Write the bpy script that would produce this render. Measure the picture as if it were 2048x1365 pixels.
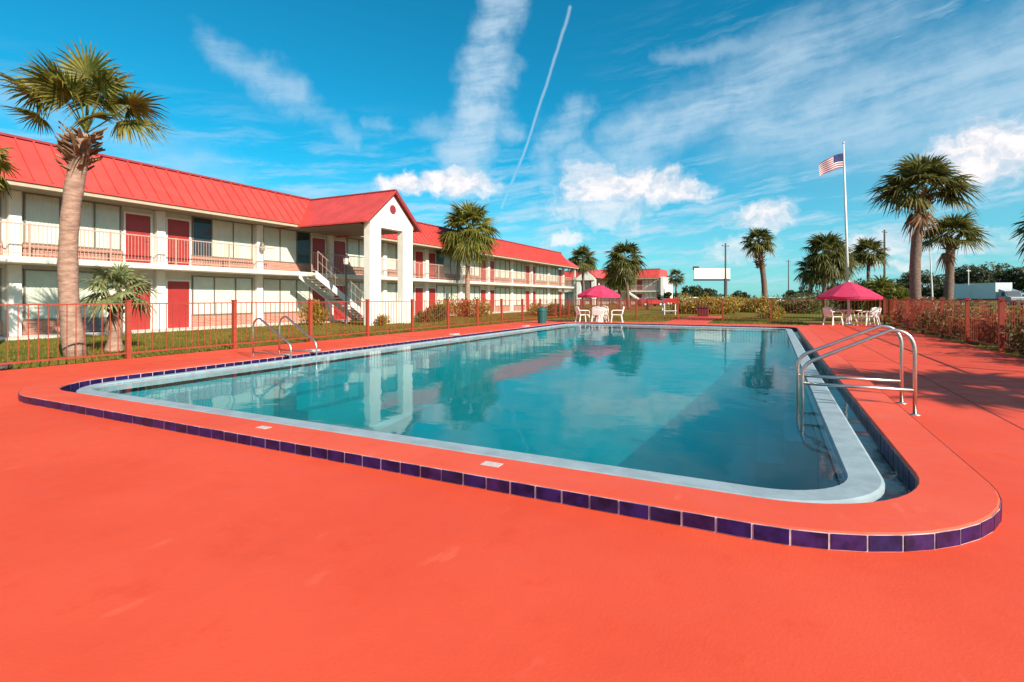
import bpy, bmesh, math, random
from mathutils import Vector, Matrix
for o in list(bpy.data.objects): bpy.data.objects.remove(o)
S = bpy.context.scene
R_ = math.radians
# ------------------------------------------------------------------ camera, sky, sun, exposure
FPX, HY, CAMH = 1047.0, 596.0, 1.34          # focal length / horizon in photo pixels, eye height
YAW = math.atan(521/1047)
cam_d = bpy.data.cameras.new('camera'); cam = bpy.data.objects.new('camera', cam_d)
S.collection.objects.link(cam); S.camera = cam
cam.location = (0, 0, CAMH); cam.rotation_euler = (math.pi/2, 0, YAW)
cam_d.sensor_width = 36; cam_d.lens = 36*FPX/2048
cam_d.shift_y = -(682.5-HY)/2048
cam_d.clip_start = 0.05; cam_d.clip_end = 6000
F = (-math.sin(YAW), math.cos(YAW)); RT = (math.cos(YAW), math.sin(YAW))
def at(px, d):                                # ground point under photo column px, d metres ahead
    l = (px-1024)/FPX*d
    return (F[0]*d+RT[0]*l, F[1]*d+RT[1]*l)
def zat(py, d): return CAMH+(HY-py)/FPX*d

SUN_AZ, SUN_EL = math.radians(113), math.radians(30)   # azimuth from +Y towards +X
S.view_settings.view_transform = 'Standard'; S.view_settings.look = 'None'
S.view_settings.exposure = 0.82; S.view_settings.gamma = 1
sl = bpy.data.lights.new('sun', 'SUN'); sl.energy = 4.6; sl.angle = R_(0.5); sl.color = (1.0, .93, .82)
so = bpy.data.objects.new('sun', sl); S.collection.objects.link(so)
sd = Vector((math.sin(SUN_AZ)*math.cos(SUN_EL), math.cos(SUN_AZ)*math.cos(SUN_EL), math.sin(SUN_EL)))
so.rotation_euler = (-sd).to_track_quat('-Z', 'Y').to_euler(); so.location = sd*60

W = bpy.data.worlds.new('World'); S.world = W; W.use_nodes = True
class NT:                                     # tiny node expression helper
    def __init__(s, tree): s.t = tree; s.n = tree.nodes; s.l = tree.links
    def put(s, sock, v):
        if isinstance(v, bpy.types.NodeSocket): s.l.new(v, sock)
        elif v is not None: sock.default_value = v
    def m(s, op, a, b=None, c=None, clamp=False):
        n = s.n.new('ShaderNodeMath'); n.operation = op; n.use_clamp = clamp
        for i, v in enumerate((a, b, c)): s.put(n.inputs[i], v)
        return n.outputs[0]
    def v(s, op, a, b=None, out=0, scale=None):
        n = s.n.new('ShaderNodeVectorMath'); n.operation = op
        s.put(n.inputs[0], a)
        if b is not None: s.put(n.inputs[1], b)
        if scale is not None: s.put(n.inputs[3], scale)
        return n.outputs['Value'] if out else n.outputs['Vector']
    def noise(s, vec, scale, detail=4, rough=.55, dist=0, col=False):
        n = s.n.new('ShaderNodeTexNoise'); s.put(n.inputs['Vector'], vec)
        n.inputs['Scale'].default_value = scale; n.inputs['Detail'].default_value = detail
        n.inputs['Roughness'].default_value = rough; n.inputs['Distortion'].default_value = dist
        return n.outputs['Color'] if col else n.outputs['Fac']
    def mixc(s, f, a, b, mode='MIX'):
        n = s.n.new('ShaderNodeMix'); n.data_type = 'RGBA'; n.blend_type = mode
        s.put(n.inputs[0], f); s.put(n.inputs[6], a); s.put(n.inputs[7], b)
        return n.outputs[2]
    def smooth(s, x, a, b, lo=0., hi=1.):
        n = s.n.new('ShaderNodeMapRange'); n.interpolation_type = 'SMOOTHSTEP'
        s.put(n.inputs[0], x); s.put(n.inputs[1], a); s.put(n.inputs[2], b)
        n.inputs[3].default_value = lo; n.inputs[4].default_value = hi
        return n.outputs[0]
    def comb(s, x, y, z=0.):
        n = s.n.new('ShaderNodeCombineXYZ')
        for i, v in enumerate((x, y, z)): s.put(n.inputs[i], v)
        return n.outputs[0]
    def sep(s, v):
        n = s.n.new('ShaderNodeSeparateXYZ'); s.put(n.inputs[0], v); return n.outputs

def build_sky():
    t = NT(W.node_tree); t.n.clear()
    sky = t.n.new('ShaderNodeTexSky'); sky.sky_type = 'NISHITA'; sky.sun_disc = False
    sky.sun_elevation = SUN_EL; sky.sun_rotation = SUN_AZ
    sky.air_density = 1.0; sky.dust_density = .3; sky.ozone_density = 2.0
    tc = t.n.new('ShaderNodeTexCoord'); d = t.v('NORMALIZE', tc.outputs['Generated'])
    x, y, z = t.sep(d)
    DEG = 180/math.pi
    az = t.m('MULTIPLY', t.m('ARCTAN2', x, y), DEG)
    el = t.m('MULTIPLY', t.m('ARCSINE', z), DEG)
    P0 = t.comb(az, el, 0.)
    warp = t.v('SUBTRACT', t.noise(d, 9, 5, .6, col=True), (.5, .5, .5))
    warp2 = t.v('SUBTRACT', t.noise(d, 34, 3, .6, col=True), (.5, .5, .5))
    P = t.v('ADD', P0, t.v('MULTIPLY', warp, (7.5, 5.0, 0)))
    P = t.v('ADD', P, t.v('MULTIPLY', warp2, (1.8, 1.2, 0)))
    Pl = t.v('ADD', P0, t.v('MULTIPLY', warp, (.7, .3, 0)))
    fbm = t.noise(d, 16, 7, .62)
    Ps = t.v('ADD', P0, t.v('MULTIPLY', warp, (3.5, 1.6, 0)))
    stri = t.noise(t.comb(t.m('ADD', t.m('MULTIPLY', t.sep(Ps)[0], .10), t.m('MULTIPLY', t.sep(Ps)[1], .10)), t.m('SUBTRACT', t.m('MULTIPLY', t.sep(Ps)[1], .8), t.m('MULTIPLY', t.sep(Ps)[0], .10))), 1.0, 7, .66)      # layered streaks
    puff = t.noise(t.v('MULTIPLY', P, (.5, .62, 1)), 1.0, 6, .6)
    def ae(px, py):
        return (-math.degrees(YAW)+math.degrees(math.atan((px-1024)/FPX)),
                math.degrees(math.atan((HY-py)/math.hypot(FPX, px-1024))), 0.)
    def seg(p, a, b, w, soft, amt):
        A = Vector(ae(*a)); B = Vector(ae(*b)); AB = B-A
        pa = t.v('SUBTRACT', p, tuple(A))
        h = t.m('MULTIPLY', t.v('DOT_PRODUCT', pa, tuple(AB), out=1), 1/AB.length_squared, clamp=True)
        q = t.v('SUBTRACT', pa, t.v('SCALE', tuple(AB), scale=h))
        dist = t.v('LENGTH', q, out=1)
        return t.smooth(dist, w*(1-soft), w*(1+soft), amt, 0.)
    def mx(ls):
        r = ls[0]
        for q in ls[1:]: r = t.m('MAXIMUM', r, q)
        return r
    # long ragged streamers, mild wisps
    st = mx([seg(P, (1010, 20), (985, 95), 2.3, .6, .8), seg(P, (985, 95), (945, 190), 2.4, .7, .95), seg(P, (945, 190), (938, 330), 2.1, .8, 1.),
             seg(P, (960, 235), (1010, 260), 1.2, .8, .6), seg(P, (860, 255), (960, 245), .9, .9, .5),
             seg(P, (420, 85), (520, 150), 1.3, .9, .55), seg(P, (520, 150), (590, 200), 1.5, .9, .65), seg(P, (590, 200), (690, 275), 1.0, .9, .45),
             seg(P, (1150, 215), (1085, 300), 1.4, .9, .65), seg(P, (1085, 300), (1095, 345), 1.3, .9, .6), seg(P, (1150, 305), (1180, 330), 1.5, .7, .75),
             seg(P, (1240, 300), (1480, 190), 2.4, .9, .85), seg(P, (1480, 190), (1640, 90), 2.8, .9, .75), seg(P, (1640, 90), (1780, 20), 2.6, .9, .5),
             seg(P, (1500, 260), (2048, 110), 3., 1., .75), seg(P, (1650, 260), (2100, 190), 2.6, 1., .75), seg(P, (1330, 105), (1560, 95), .8, 1., .45),
             seg(P, (-60, 170), (130, 250), 1.4, .9, .45), seg(P, (200, 270), (440, 345), 1.6, .9, .5), seg(P, (735, 243), (790, 243), .6, .9, .4)])
    st = t.m('MULTIPLY', st, t.smooth(t.m('ADD', t.m('MULTIPLY', stri, .55), t.m('MULTIPLY', fbm, .45)), .30, .62, .25, 1.))
    trail = mx([seg(Pl, (1141, 15), (1121, 82), .15, .9, .55), seg(Pl, (1121, 82), (1085, 195), .13, .9, .55), seg(Pl, (1085, 195), (1040, 325), .12, .9, .55), seg(Pl, (1040, 325), (1004, 415), .13, .9, .45)])
    # soft banks
    def cum(c, rx, ry, amt, k=1.5, lo=-.1, hi=1.0):
        A = ae(*c); sc = math.degrees(1/FPX)*math.cos(math.radians(A[0]+math.degrees(YAW)))**1.6
        q = t.v('MULTIPLY', t.v('SUBTRACT', P, A), (1/(rx*sc), 1/(ry*math.degrees(1/FPX)*.85), 0))
        r2 = t.v('DOT_PRODUCT', q, q, out=1)
        e = t.m('ADD', t.m('SUBTRACT', 1., r2), t.m('MULTIPLY', t.m('SUBTRACT', puff, .5), k))
        return t.smooth(e, lo, hi, 0., amt)
    cu = mx([cum((905, 362), 118, 40, 1., 1.), cum((800, 366), 80, 33, .95, 1.), cum((1250, 378), 165, 54, .95, 1.1), cum((1360, 388), 95, 40, .85), cum((1175, 350), 60, 40, .6),
             cum((1200, 425), 150, 55, .5, 1.2, 0, .9), cum((1985, 300), 140, 64, 1., 1.1), cum((1900, 300), 60, 30, .6), cum((1530, 440), 75, 38, .85),
             cum((1120, 488), 70, 22, .7), cum((1830, 480), 160, 40, .5, 1.3, 0, .9), cum((1720, 500), 90, 40, .65), cum((1470, 500), 90, 25, .5), cum((1830, 530), 100, 20, .6), cum((420, 470), 200, 40, .3)])
    band = t.m('MULTIPLY', t.smooth(stri, .44, .68), t.smooth(el, 21., 7., 0., .8))
    right = t.m('MULTIPLY', t.smooth(stri, .45, .75), t.m('MULTIPLY', t.smooth(az, -22., 6., 0., .75), t.smooth(el, 32, 18)))
    milk = t.smooth(el, 15., -1., 0., .50)
    milk2 = t.m('MULTIPLY', t.smooth(az, -22., 18., 0., .30), t.smooth(el, 26., 6.))
    behind = t.m('MULTIPLY', t.smooth(fbm, .35, .7, .35, 1.), t.smooth(t.v('DOT_PRODUCT', d, (F[0], F[1], .0), out=1), .25, -.3, 0., .8))  # unseen cloud cover added behind the view to whiten the blue fill light
    wis = mx([st, band, right, trail, behind])
    skyc = t.mixc(1., sky.outputs[0], SKYTINT, 'MULTIPLY')
    c = t.mixc(t.m('MAXIMUM', milk, milk2), skyc, HAZEC)
    c = t.mixc(t.m('MULTIPLY', wis, .85), c, WISPC)
    cc = t.mixc(t.smooth(puff, .35, .65), CUMLO, CUMHI)
    c = t.mixc(cu, c, cc)
    bg = t.n.new('ShaderNodeBackground'); t.put(bg.inputs[0], c); bg.inputs[1].default_value = .085
    out = t.n.new('ShaderNodeOutputWorld'); t.l.new(bg.outputs[0], out.inputs[0])
SKYTINT = (.06, .86, .98, 1)
HAZEC = (3.4, 4.7, 5.4, 1); WISPC = (4.0, 5.2, 6.2, 1); CUMLO = (4.9, 5.3, 5.9, 1); CUMHI = (7.6, 7.0, 6.9, 1)
build_sky()
W.cycles.sampling_method = 'MANUAL'; W.cycles.sample_map_resolution = 512

# ------------------------------------------------------------------ helpers
COL = S.collection
class MB:                                     # collects faces, links them as ONE mesh object
    def __init__(s): s.v = []; s.f = []; s.mi = []; s.m = 0
    def add(s, vs, fs):
        b = len(s.v); s.v += [tuple(p) for p in vs]
        for q in fs: s.f.append(tuple(b+i for i in q)); s.mi.append(s.m)
    def box(s, x0, x1, y0, y1, z0, z1):
        s.add([(x0,y0,z0),(x1,y0,z0),(x1,y1,z0),(x0,y1,z0),(x0,y0,z1),(x1,y0,z1),(x1,y1,z1),(x0,y1,z1)],
              [(0,3,2,1),(4,5,6,7),(0,1,5,4),(1,2,6,5),(2,3,7,6),(3,0,4,7)]); return s
    def obox(s, c, ax, ay, az):               # oriented box, half axes
        c, ax, ay, az = map(Vector, (c, ax, ay, az)); vs = []
        for k in (-1, 1):
            for i, j in ((-1,-1),(1,-1),(1,1),(-1,1)): vs.append(c+ax*i+ay*j+az*k)
        s.add(vs, [(0,3,2,1),(4,5,6,7),(0,1,5,4),(1,2,6,5),(2,3,7,6),(3,0,4,7)]); return s
    def tube(s, pts, r, n=8, cap=True):
        pts = [Vector(p) for p in pts]; rs = r if isinstance(r, (list, tuple)) else [r]*len(pts)
        vs = []; up = None
        for i, p in enumerate(pts):
            t = (pts[min(i+1, len(pts)-1)]-pts[max(i-1, 0)]).normalized()
            if up is None:
                up = Vector((0,0,1)) if abs(t.z) < .9 else Vector((1,0,0))
            u = up.cross(t); 
            if u.length < 1e-5: u = Vector((0,1,0)).cross(t)
            u.normalize(); w = t.cross(u); up = w
            for k in range(n):
                a = 2*math.pi*k/n; vs.append(p+(u*math.cos(a)+w*math.sin(a))*rs[i])
        fs = [(i*n+k, i*n+(k+1)%n, (i+1)*n+(k+1)%n, (i+1)*n+k) for i in range(len(pts)-1) for k in range(n)]
        if cap: fs += [tuple(range(n-1, -1, -1)), tuple((len(pts)-1)*n+k for k in range(n))]
        s.add(vs, fs); return s
    def prism(s, poly, axis, a, b):           # 2D polygon (CCW) extruded along axis
        def mk(p, c):
            return (c, p[0], p[1]) if axis == 'x' else ((p[0], c, p[1]) if axis == 'y' else (p[0], p[1], c))
        n = len(poly); vs = [mk(p, a) for p in poly]+[mk(p, b) for p in poly]
        fs = [tuple(range(n-1, -1, -1)), tuple(range(n, 2*n))]+[(i, (i+1)%n, n+(i+1)%n, n+i) for i in range(n)]
        s.add(vs, fs); return s
    def lathe(s, prof, n=20, c=(0,0,0)):
        vs = [(c[0]+r*math.cos(2*math.pi*k/n), c[1]+r*math.sin(2*math.pi*k/n), c[2]+z) for r, z in prof for k in range(n)]
        fs = [(i*n+k, i*n+(k+1)%n, (i+1)*n+(k+1)%n, (i+1)*n+k) for i in range(len(prof)-1) for k in range(n)]
        s.add(vs, fs); return s
    def ring(s, A, B):                        # strip between two closed outlines of equal count
        n = len(A); s.add(list(A)+list(B), [(i, (i+1)%n, n+(i+1)%n, n+i) for i in range(n)]); return s
    def build(s, name, mat, parent=None, off=(0,0,0), smooth=False, recalc=True, bevel=0):
        me = bpy.data.meshes.new(name)
        me.from_pydata([(x-off[0], y-off[1], z-off[2]) for x, y, z in s.v], [], s.f)
        for m in (mat if isinstance(mat, (list, tuple)) else [mat]): me.materials.append(m)
        if isinstance(mat, (list, tuple)): me.polygons.foreach_set('material_index', s.mi)
        if recalc:
            bm = bmesh.new(); bm.from_mesh(me); bmesh.ops.recalc_face_normals(bm, faces=bm.faces); bm.to_mesh(me); bm.free()
        if smooth:
            me.polygons.foreach_set('use_smooth', [True]*len(me.polygons))
        me.update()
        o = bpy.data.objects.new(name, me); COL.objects.link(o)
        if parent: o.parent = parent
        if bevel:
            b = o.modifiers.new('bevel', 'BEVEL'); b.width = bevel; b.segments = 2; b.limit_method = 'ANGLE'
        return o
def tag(o, label, cat, group=None):
    o['label'] = label; o['category'] = cat
    if group: o['group'] = group
    return o
def struct(o): o['kind'] = 'structure'; return o
def empty(name, loc=(0,0,0), rz=0):
    o = bpy.data.objects.new(name, None); COL.objects.link(o); o.location = loc; o.rotation_euler = (0,0,rz)
    o.empty_display_size = .3; return o
def copy_tree(o, parent=None):
    c = o.copy(); COL.objects.link(c); c.parent = parent
    for ch in list(o.children): copy_tree(ch, c)
    return c
def copy_part(o, loc):                        # copy of a part (and its sub-parts) under the same thing
    c = copy_tree(o, o.parent); c.location = loc; return c

def mat(name, col, rough=.6, var=.12, scale=6., bump=0., bscale=None, metal=0., spec=.5, detail=5, col2=None, coat=0., stretch=None):
    m = bpy.data.materials.new(name); m.use_nodes = True; t = NT(m.node_tree)
    b = t.n['Principled BSDF']
    b.inputs['Roughness'].default_value = rough; b.inputs['Metallic'].default_value = metal
    b.inputs['Specular IOR Level'].default_value = spec; b.inputs['Coat Weight'].default_value = coat
    tc = t.n.new('ShaderNodeTexCoord'); co = tc.outputs['Object']
    if stretch: co = t.v('MULTIPLY', co, stretch)
    f = t.noise(co, scale, detail, .6)
    c2 = col2 or tuple(min(1, c*(1+var)) for c in col)
    c1 = tuple(c*(1-var) for c in col) if not col2 else col
    t.put(b.inputs['Base Color'], t.mixc(t.smooth(f, .32, .68), (*c1, 1), (*c2, 1)))
    if bump:
        bn = t.n.new('ShaderNodeBump'); bn.inputs['Strength'].default_value = bump; bn.inputs['Distance'].default_value = .02
        t.put(bn.inputs['Height'], t.noise(co, bscale or scale*4, 4, .6)); t.l.new(bn.outputs[0], b.inputs['Normal'])
    return m
def leafmat(name, c1, c2, scale=5., trans=.25, rough=.5):
    m = bpy.data.materials.new(name); m.use_nodes = True; t = NT(m.node_tree)
    b = t.n['Principled BSDF']; b.inputs['Roughness'].default_value = rough; b.inputs['Specular IOR Level'].default_value = .3
    tc = t.n.new('ShaderNodeTexCoord'); f = t.noise(tc.outputs['Object'], scale, 5, .65)
    col = t.mixc(t.smooth(f, .35, .66), (*c1, 1), (*c2, 1)); t.put(b.inputs['Base Color'], col)
    tr = t.n.new('ShaderNodeBsdfTranslucent'); t.put(tr.inputs[0], col)
    mx = t.n.new('ShaderNodeMixShader'); mx.inputs[0].default_value = trans
    t.l.new(b.outputs[0], mx.inputs[1]); t.l.new(tr.outputs[0], mx.inputs[2])
    t.l.new(mx.outputs[0], t.n['Material Output'].inputs[0]); return m

# ------------------------------------------------------------------ materials
def deck_mat(name, c1, c2, c3):
    m = bpy.data.materials.new(name); m.use_nodes = True; t = NT(m.node_tree); b = t.n['Principled BSDF']
    tc = t.n.new('ShaderNodeTexCoord'); co = tc.outputs['Object']
    big = t.noise(co, .55, 6, .6); mid = t.noise(co, 3.2, 6, .65); fine = t.noise(co, 60, 3, .6)
    c = t.mixc(t.smooth(big, .35, .65), (*c1, 1), (*c2, 1))
    c = t.mixc(t.m('MULTIPLY', t.smooth(mid, .55, .72), .45), c, (*c3, 1))
    c = t.mixc(t.m('MULTIPLY', t.smooth(fine, .58, .75), .18), c, (c3[0]*.8, c3[1]*1.6, c3[2]*2, 1))
    st = t.smooth(t.noise(co, .9, 7, .7), .55, .72, 0, .40)
    c = t.mixc(st, c, (c1[0]*.82, c1[1]*.75, c1[2]*.8, 1))
    sc = t.smooth(t.noise(t.v('MULTIPLY', co, (1, .35, 1)), 5.5, 4, .5), .66, .74, 0, .35)
    c = t.mixc(sc, c, (min(1, c2[0]*1.1), c2[1]*1.7, c2[2]*2.2, 1))
    t.put(b.inputs['Base Color'], c); t.put(b.inputs['Roughness'], t.smooth(mid, .3, .7, .5, .75)); b.inputs['Specular IOR Level'].default_value = .25
    bn = t.n.new('ShaderNodeBump'); bn.inputs['Strength'].default_value = .25; bn.inputs['Distance'].default_value = .01
    t.put(bn.inputs['Height'], t.m('ADD', t.m('MULTIPLY', fine, .5), mid)); t.l.new(bn.outputs[0], b.inputs['Normal'])
    return m
M = {}
M['deck'] = deck_mat('coral_deck_paint', (.66,.066,.026), (.71,.080,.034), (.60,.048,.018))
M['coping'] = deck_mat('coral_coping_paint', (.67,.076,.034), (.71,.094,.046), (.62,.056,.024))
M['joint'] = mat('deck_joint', (.30,.035,.025), .8)
M['tile'] = mat('cobalt_glazed_tile', (.016,.008,.058), .3, .5, 9, 0, spec=.25)
TILES = [M['tile'], mat('violet_glazed_tile', (.026,.009,.055), .35, .5, 9, spec=.25), mat('navy_glazed_tile', (.012,.008,.042), .28, .5, 9, spec=.3)]
M['grout'] = mat('pale_grout', (.46,.33,.36), .85, .45, 7)
M['plaster'] = mat('aqua_plaster', (.003,.19,.23), .8, .14, 1.2)
M['lip'] = mat('worn_white_gutter', (.27,.33,.35), .7, .12, 5, .1)
M['channel'] = mat('gutter_channel', (.10,.16,.18), .8, .3, 8)
M['steel'] = mat('brushed_steel', (.60,.56,.50), .36, .08, 8, metal=1.)
M['marker'] = mat('white_marker_tile', (.60,.47,.42), .35, .12, 30)
M['white'] = mat('white_stucco', (.74,.69,.60), .75, .05, 3, .15, 60)
M['cream'] = mat('cream_wall_paint', (.60,.55,.46), .75, .06, 2.5, .1, 50)
M['trim'] = mat('white_trim_paint', (.70,.65,.58), .45, .04)
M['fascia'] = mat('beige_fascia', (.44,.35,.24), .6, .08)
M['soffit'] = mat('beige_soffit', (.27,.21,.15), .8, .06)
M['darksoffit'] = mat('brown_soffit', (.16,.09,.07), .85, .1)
M['roof'] = mat('red_metal_roof', (.52,.060,.046), .42, .10, 1.4, .04, 10, spec=.4)
M['rooftrim'] = mat('dark_red_roof_trim', (.28,.03,.035), .5)
M['door'] = mat('red_door_paint', (.33,.027,.022), .42, .06, 2)
M['curtain'] = mat('cream_curtain', (.66,.62,.51), .9, .05, 3)
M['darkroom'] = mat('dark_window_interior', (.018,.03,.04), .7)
M['bronze'] = mat('bronze_window_frame', (.22,.17,.13), .45, .1, metal=.3)
M['rail'] = mat('salmon_railing_paint', (.48,.29,.22), .5, .1)
M['fence'] = mat('red_orange_fence_paint', (.30,.045,.020), .45, .12, 8)
M['magenta'] = leafmat('magenta_canvas', (.60,.038,.105), (.66,.06,.14), 2, .25, .8)
M['plastic'] = mat('white_patio_plastic', (.80,.76,.70), .4, .04)
M['dark'] = mat('dark_metal', (.025,.025,.028), .45, .2)
M['rubber'] = mat('black_rubber', (.02,.02,.02), .8)
M['wood'] = mat('weathered_pole_wood', (.10,.075,.06), .85, .3, 4, .3, stretch=(1,1,.08))
M['asphalt'] = mat('asphalt', (.055,.053,.052), .85, .2, 4, .2, 60)
M['palepole'] = mat('pale_painted_pole', (.62,.60,.56), .4, .06)
M['teal'] = mat('teal_bin_plastic', (.012,.085,.08), .4, .1)
M['maroon'] = mat('maroon_planter', (.10,.012,.016), .6, .2)
M['carred'] = mat('red_car_paint', (.42,.02,.02), .25, .03, coat=.5)
M['carwhite'] = mat('white_car_paint', (.75,.73,.70), .25, .03, coat=.5)
M['cargrey'] = mat('grey_car_paint', (.22,.23,.25), .25, .03, coat=.5)
M['trailer'] = mat('white_trailer_skin', (.56,.57,.56), .35, .05)
M['rock'] = mat('dark_rock', (.08,.05,.05), .85, .4, 12, .5)
M['flagred'] = leafmat('flag_red', (.55,.03,.05), (.55,.03,.05), 2, .4, .8); M['flagwhite'] = leafmat('flag_white', (.80,.78,.76), (.80,.78,.76), 2, .4, .8); M['flagblue'] = leafmat('flag_blue', (.025,.035,.14), (.025,.035,.14), 2, .4, .8)
M['shade_metal'] = mat('grey_ac_grille', (.14,.11,.11), .6, .2)
def brick_mat():
    m = bpy.data.materials.new('brown_brick'); m.use_nodes = True; t = NT(m.node_tree); b = t.n['Principled BSDF']
    tc = t.n.new('ShaderNodeTexCoord'); x, y, z = t.sep(tc.outputs['Object'])
    br = t.n.new('ShaderNodeTexBrick'); t.put(br.inputs['Vector'], t.comb(y, z))
    br.inputs['Scale'].default_value = 1; br.inputs['Brick Width'].default_value = .215; br.inputs['Row Height'].default_value = .075; br.inputs['Mortar Size'].default_value = .008
    br.inputs['Color1'].default_value = (.33,.12,.075,1); br.inputs['Color2'].default_value = (.42,.18,.11,1); br.inputs['Mortar'].default_value = (.42,.30,.24,1)
    t.put(b.inputs['Base Color'], br.outputs['Color']); b.inputs['Roughness'].default_value = .85; return m
M['brick'] = brick_mat()
def grass_ground():
    m = bpy.data.materials.new('lawn_ground'); m.use_nodes = True; t = NT(m.node_tree); b = t.n['Principled BSDF']
    tc = t.n.new('ShaderNodeTexCoord'); co = tc.outputs['Object']
    a = t.noise(co, .25, 6, .65); f = t.noise(co, 7, 5, .7); g = t.noise(co, 1.3, 5, .6)
    c = t.mixc(t.smooth(a, .35, .62), (.10,.115,.014,1), (.23,.17,.025,1))
    c = t.mixc(t.smooth(g, .45, .7, 0, .6), c, (.30,.15,.03,1))
    c = t.mixc(t.smooth(f, .35, .65, 0, .5), c, (.055,.065,.008,1))
    t.put(b.inputs['Base Color'], c); b.inputs['Roughness'].default_value = .95; b.inputs['Specular IOR Level'].default_value = .1
    bn = t.n.new('ShaderNodeBump'); bn.inputs['Strength'].default_value = .6; bn.inputs['Distance'].default_value = .05
    t.put(bn.inputs['Height'], f); t.l.new(bn.outputs[0], b.inputs['Normal']); return m
M['lawn'] = grass_ground()
M['grass'] = leafmat('grass_blades', (.085,.115,.012), (.26,.17,.03), 1.1, .3, .7)
M['palm'] = leafmat('palm_green', (.065,.090,.014), (.30,.25,.045), 2.6, .4)
M['palmdark'] = leafmat('palm_dark_green', (.045,.060,.013), (.20,.165,.04), 2.6, .35)
M['palmlight'] = leafmat('young_palm_green', (.09,.125,.04), (.34,.33,.14), 5.0, .3)
M['dead'] = leafmat('dry_frond', (.17,.085,.04), (.34,.20,.11), 4.0, .2, .8)
M['trunk'] = mat('palm_trunk_tan', (.23,.13,.09), .9, .2, 4.5, .9, 13, stretch=(1,1,3.2), col2=(.40,.24,.165))
M['trunkdark'] = mat('palm_trunk_brown', (.15,.095,.07), .9, .3, 7, .5, 26, stretch=(1,1,2.2))
M['gold'] = leafmat('golden_shrub_leaves', (.16,.12,.012), (.42,.26,.03), 4.0, .3)
M['shrub'] = leafmat('green_shrub_leaves', (.045,.065,.012), (.17,.15,.03), 4.0, .3)
M['brownshrub'] = leafmat('brown_shrub_leaves', (.05,.05,.012), (.22,.11,.03), 3.0, .3)
M['redshrub'] = leafmat('red_shrub_leaves', (.20,.035,.012), (.40,.10,.03), 4.0, .3)
M['tree'] = leafmat('tree_leaves', (.018,.028,.008), (.06,.065,.016), .8, .2)
M['bark'] = mat('tree_bark', (.09,.065,.05), .9, .3, 6, .4)
def schlick(t, f0, normal=None):                         # reflectance, the same from either side of the surface
    g = t.n.new('ShaderNodeNewGeometry')
    c = t.m('ABSOLUTE', t.v('DOT_PRODUCT', g.outputs['Incoming'], normal or g.outputs['Normal'], out=1))
    return t.m('ADD', f0, t.m('MULTIPLY', 1-f0, t.m('POWER', t.m('SUBTRACT', 1., c, clamp=True), 5.)))
def glass_mat():
    m = bpy.data.materials.new('window_glass'); m.use_nodes = True; t = NT(m.node_tree); t.n.remove(t.n['Principled BSDF'])
    fr = schlick(t, .04)
    tr = t.n.new('ShaderNodeBsdfTransparent'); tr.inputs[0].default_value = (.93,.96,.95,1)
    gl = t.n.new('ShaderNodeBsdfGlossy'); gl.inputs['Roughness'].default_value = .03
    mx = t.n.new('ShaderNodeMixShader'); t.l.new(fr, mx.inputs[0]); t.l.new(tr.outputs[0], mx.inputs[1]); t.l.new(gl.outputs[0], mx.inputs[2])
    t.l.new(mx.outputs[0], t.n['Material Output'].inputs[0]); return m
M['glass'] = glass_mat()
def water_mat(name, vol):
    m = bpy.data.materials.new(name); m.use_nodes = True; t = NT(m.node_tree); t.n.remove(t.n['Principled BSDF'])
    tc = t.n.new('ShaderNodeTexCoord'); co = tc.outputs['Object']
    h = t.m('ADD', t.m('MULTIPLY', t.noise(co, 1.1, 2, .5), 1.0), t.m('MULTIPLY', t.noise(co, 4.5, 2, .5), .16))
    bn = t.n.new('ShaderNodeBump'); bn.inputs['Strength'].default_value = .13; bn.inputs['Distance'].default_value = .05; t.put(bn.inputs['Height'], h)
    fr = t.m('MULTIPLY', schlick(t, .02, bn.outputs[0]), .58)
    tr = t.n.new('ShaderNodeBsdfTransparent'); tr.inputs[0].default_value = (.92,1,1,1)
    gl = t.n.new('ShaderNodeBsdfGlossy'); gl.inputs['Roughness'].default_value = .03; t.l.new(bn.outputs[0], gl.inputs['Normal'])
    mx = t.n.new('ShaderNodeMixShader'); t.l.new(fr, mx.inputs[0]); t.l.new(tr.outputs[0], mx.inputs[1]); t.l.new(gl.outputs[0], mx.inputs[2])
    o = t.n['Material Output']; t.l.new(mx.outputs[0], o.inputs[0])
    if vol:
        va = t.n.new('ShaderNodeVolumeAbsorption'); va.inputs[0].default_value = (.0,.91,.925,1); va.inputs[1].default_value = .22
        vs = t.n.new('ShaderNodeVolumeScatter'); vs.inputs[0].default_value = (.02,.82,.95,1); vs.inputs[1].default_value = .085; vs.inputs[2].default_value = .3
        ad = t.n.new('ShaderNodeAddShader'); t.l.new(va.outputs[0], ad.inputs[0]); t.l.new(vs.outputs[0], ad.inputs[1]); t.l.new(ad.outputs[0], o.inputs[1])
    return m
M['water'] = water_mat('pool_water', True); M['gutterwater'] = water_mat('gutter_water', False)

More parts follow.
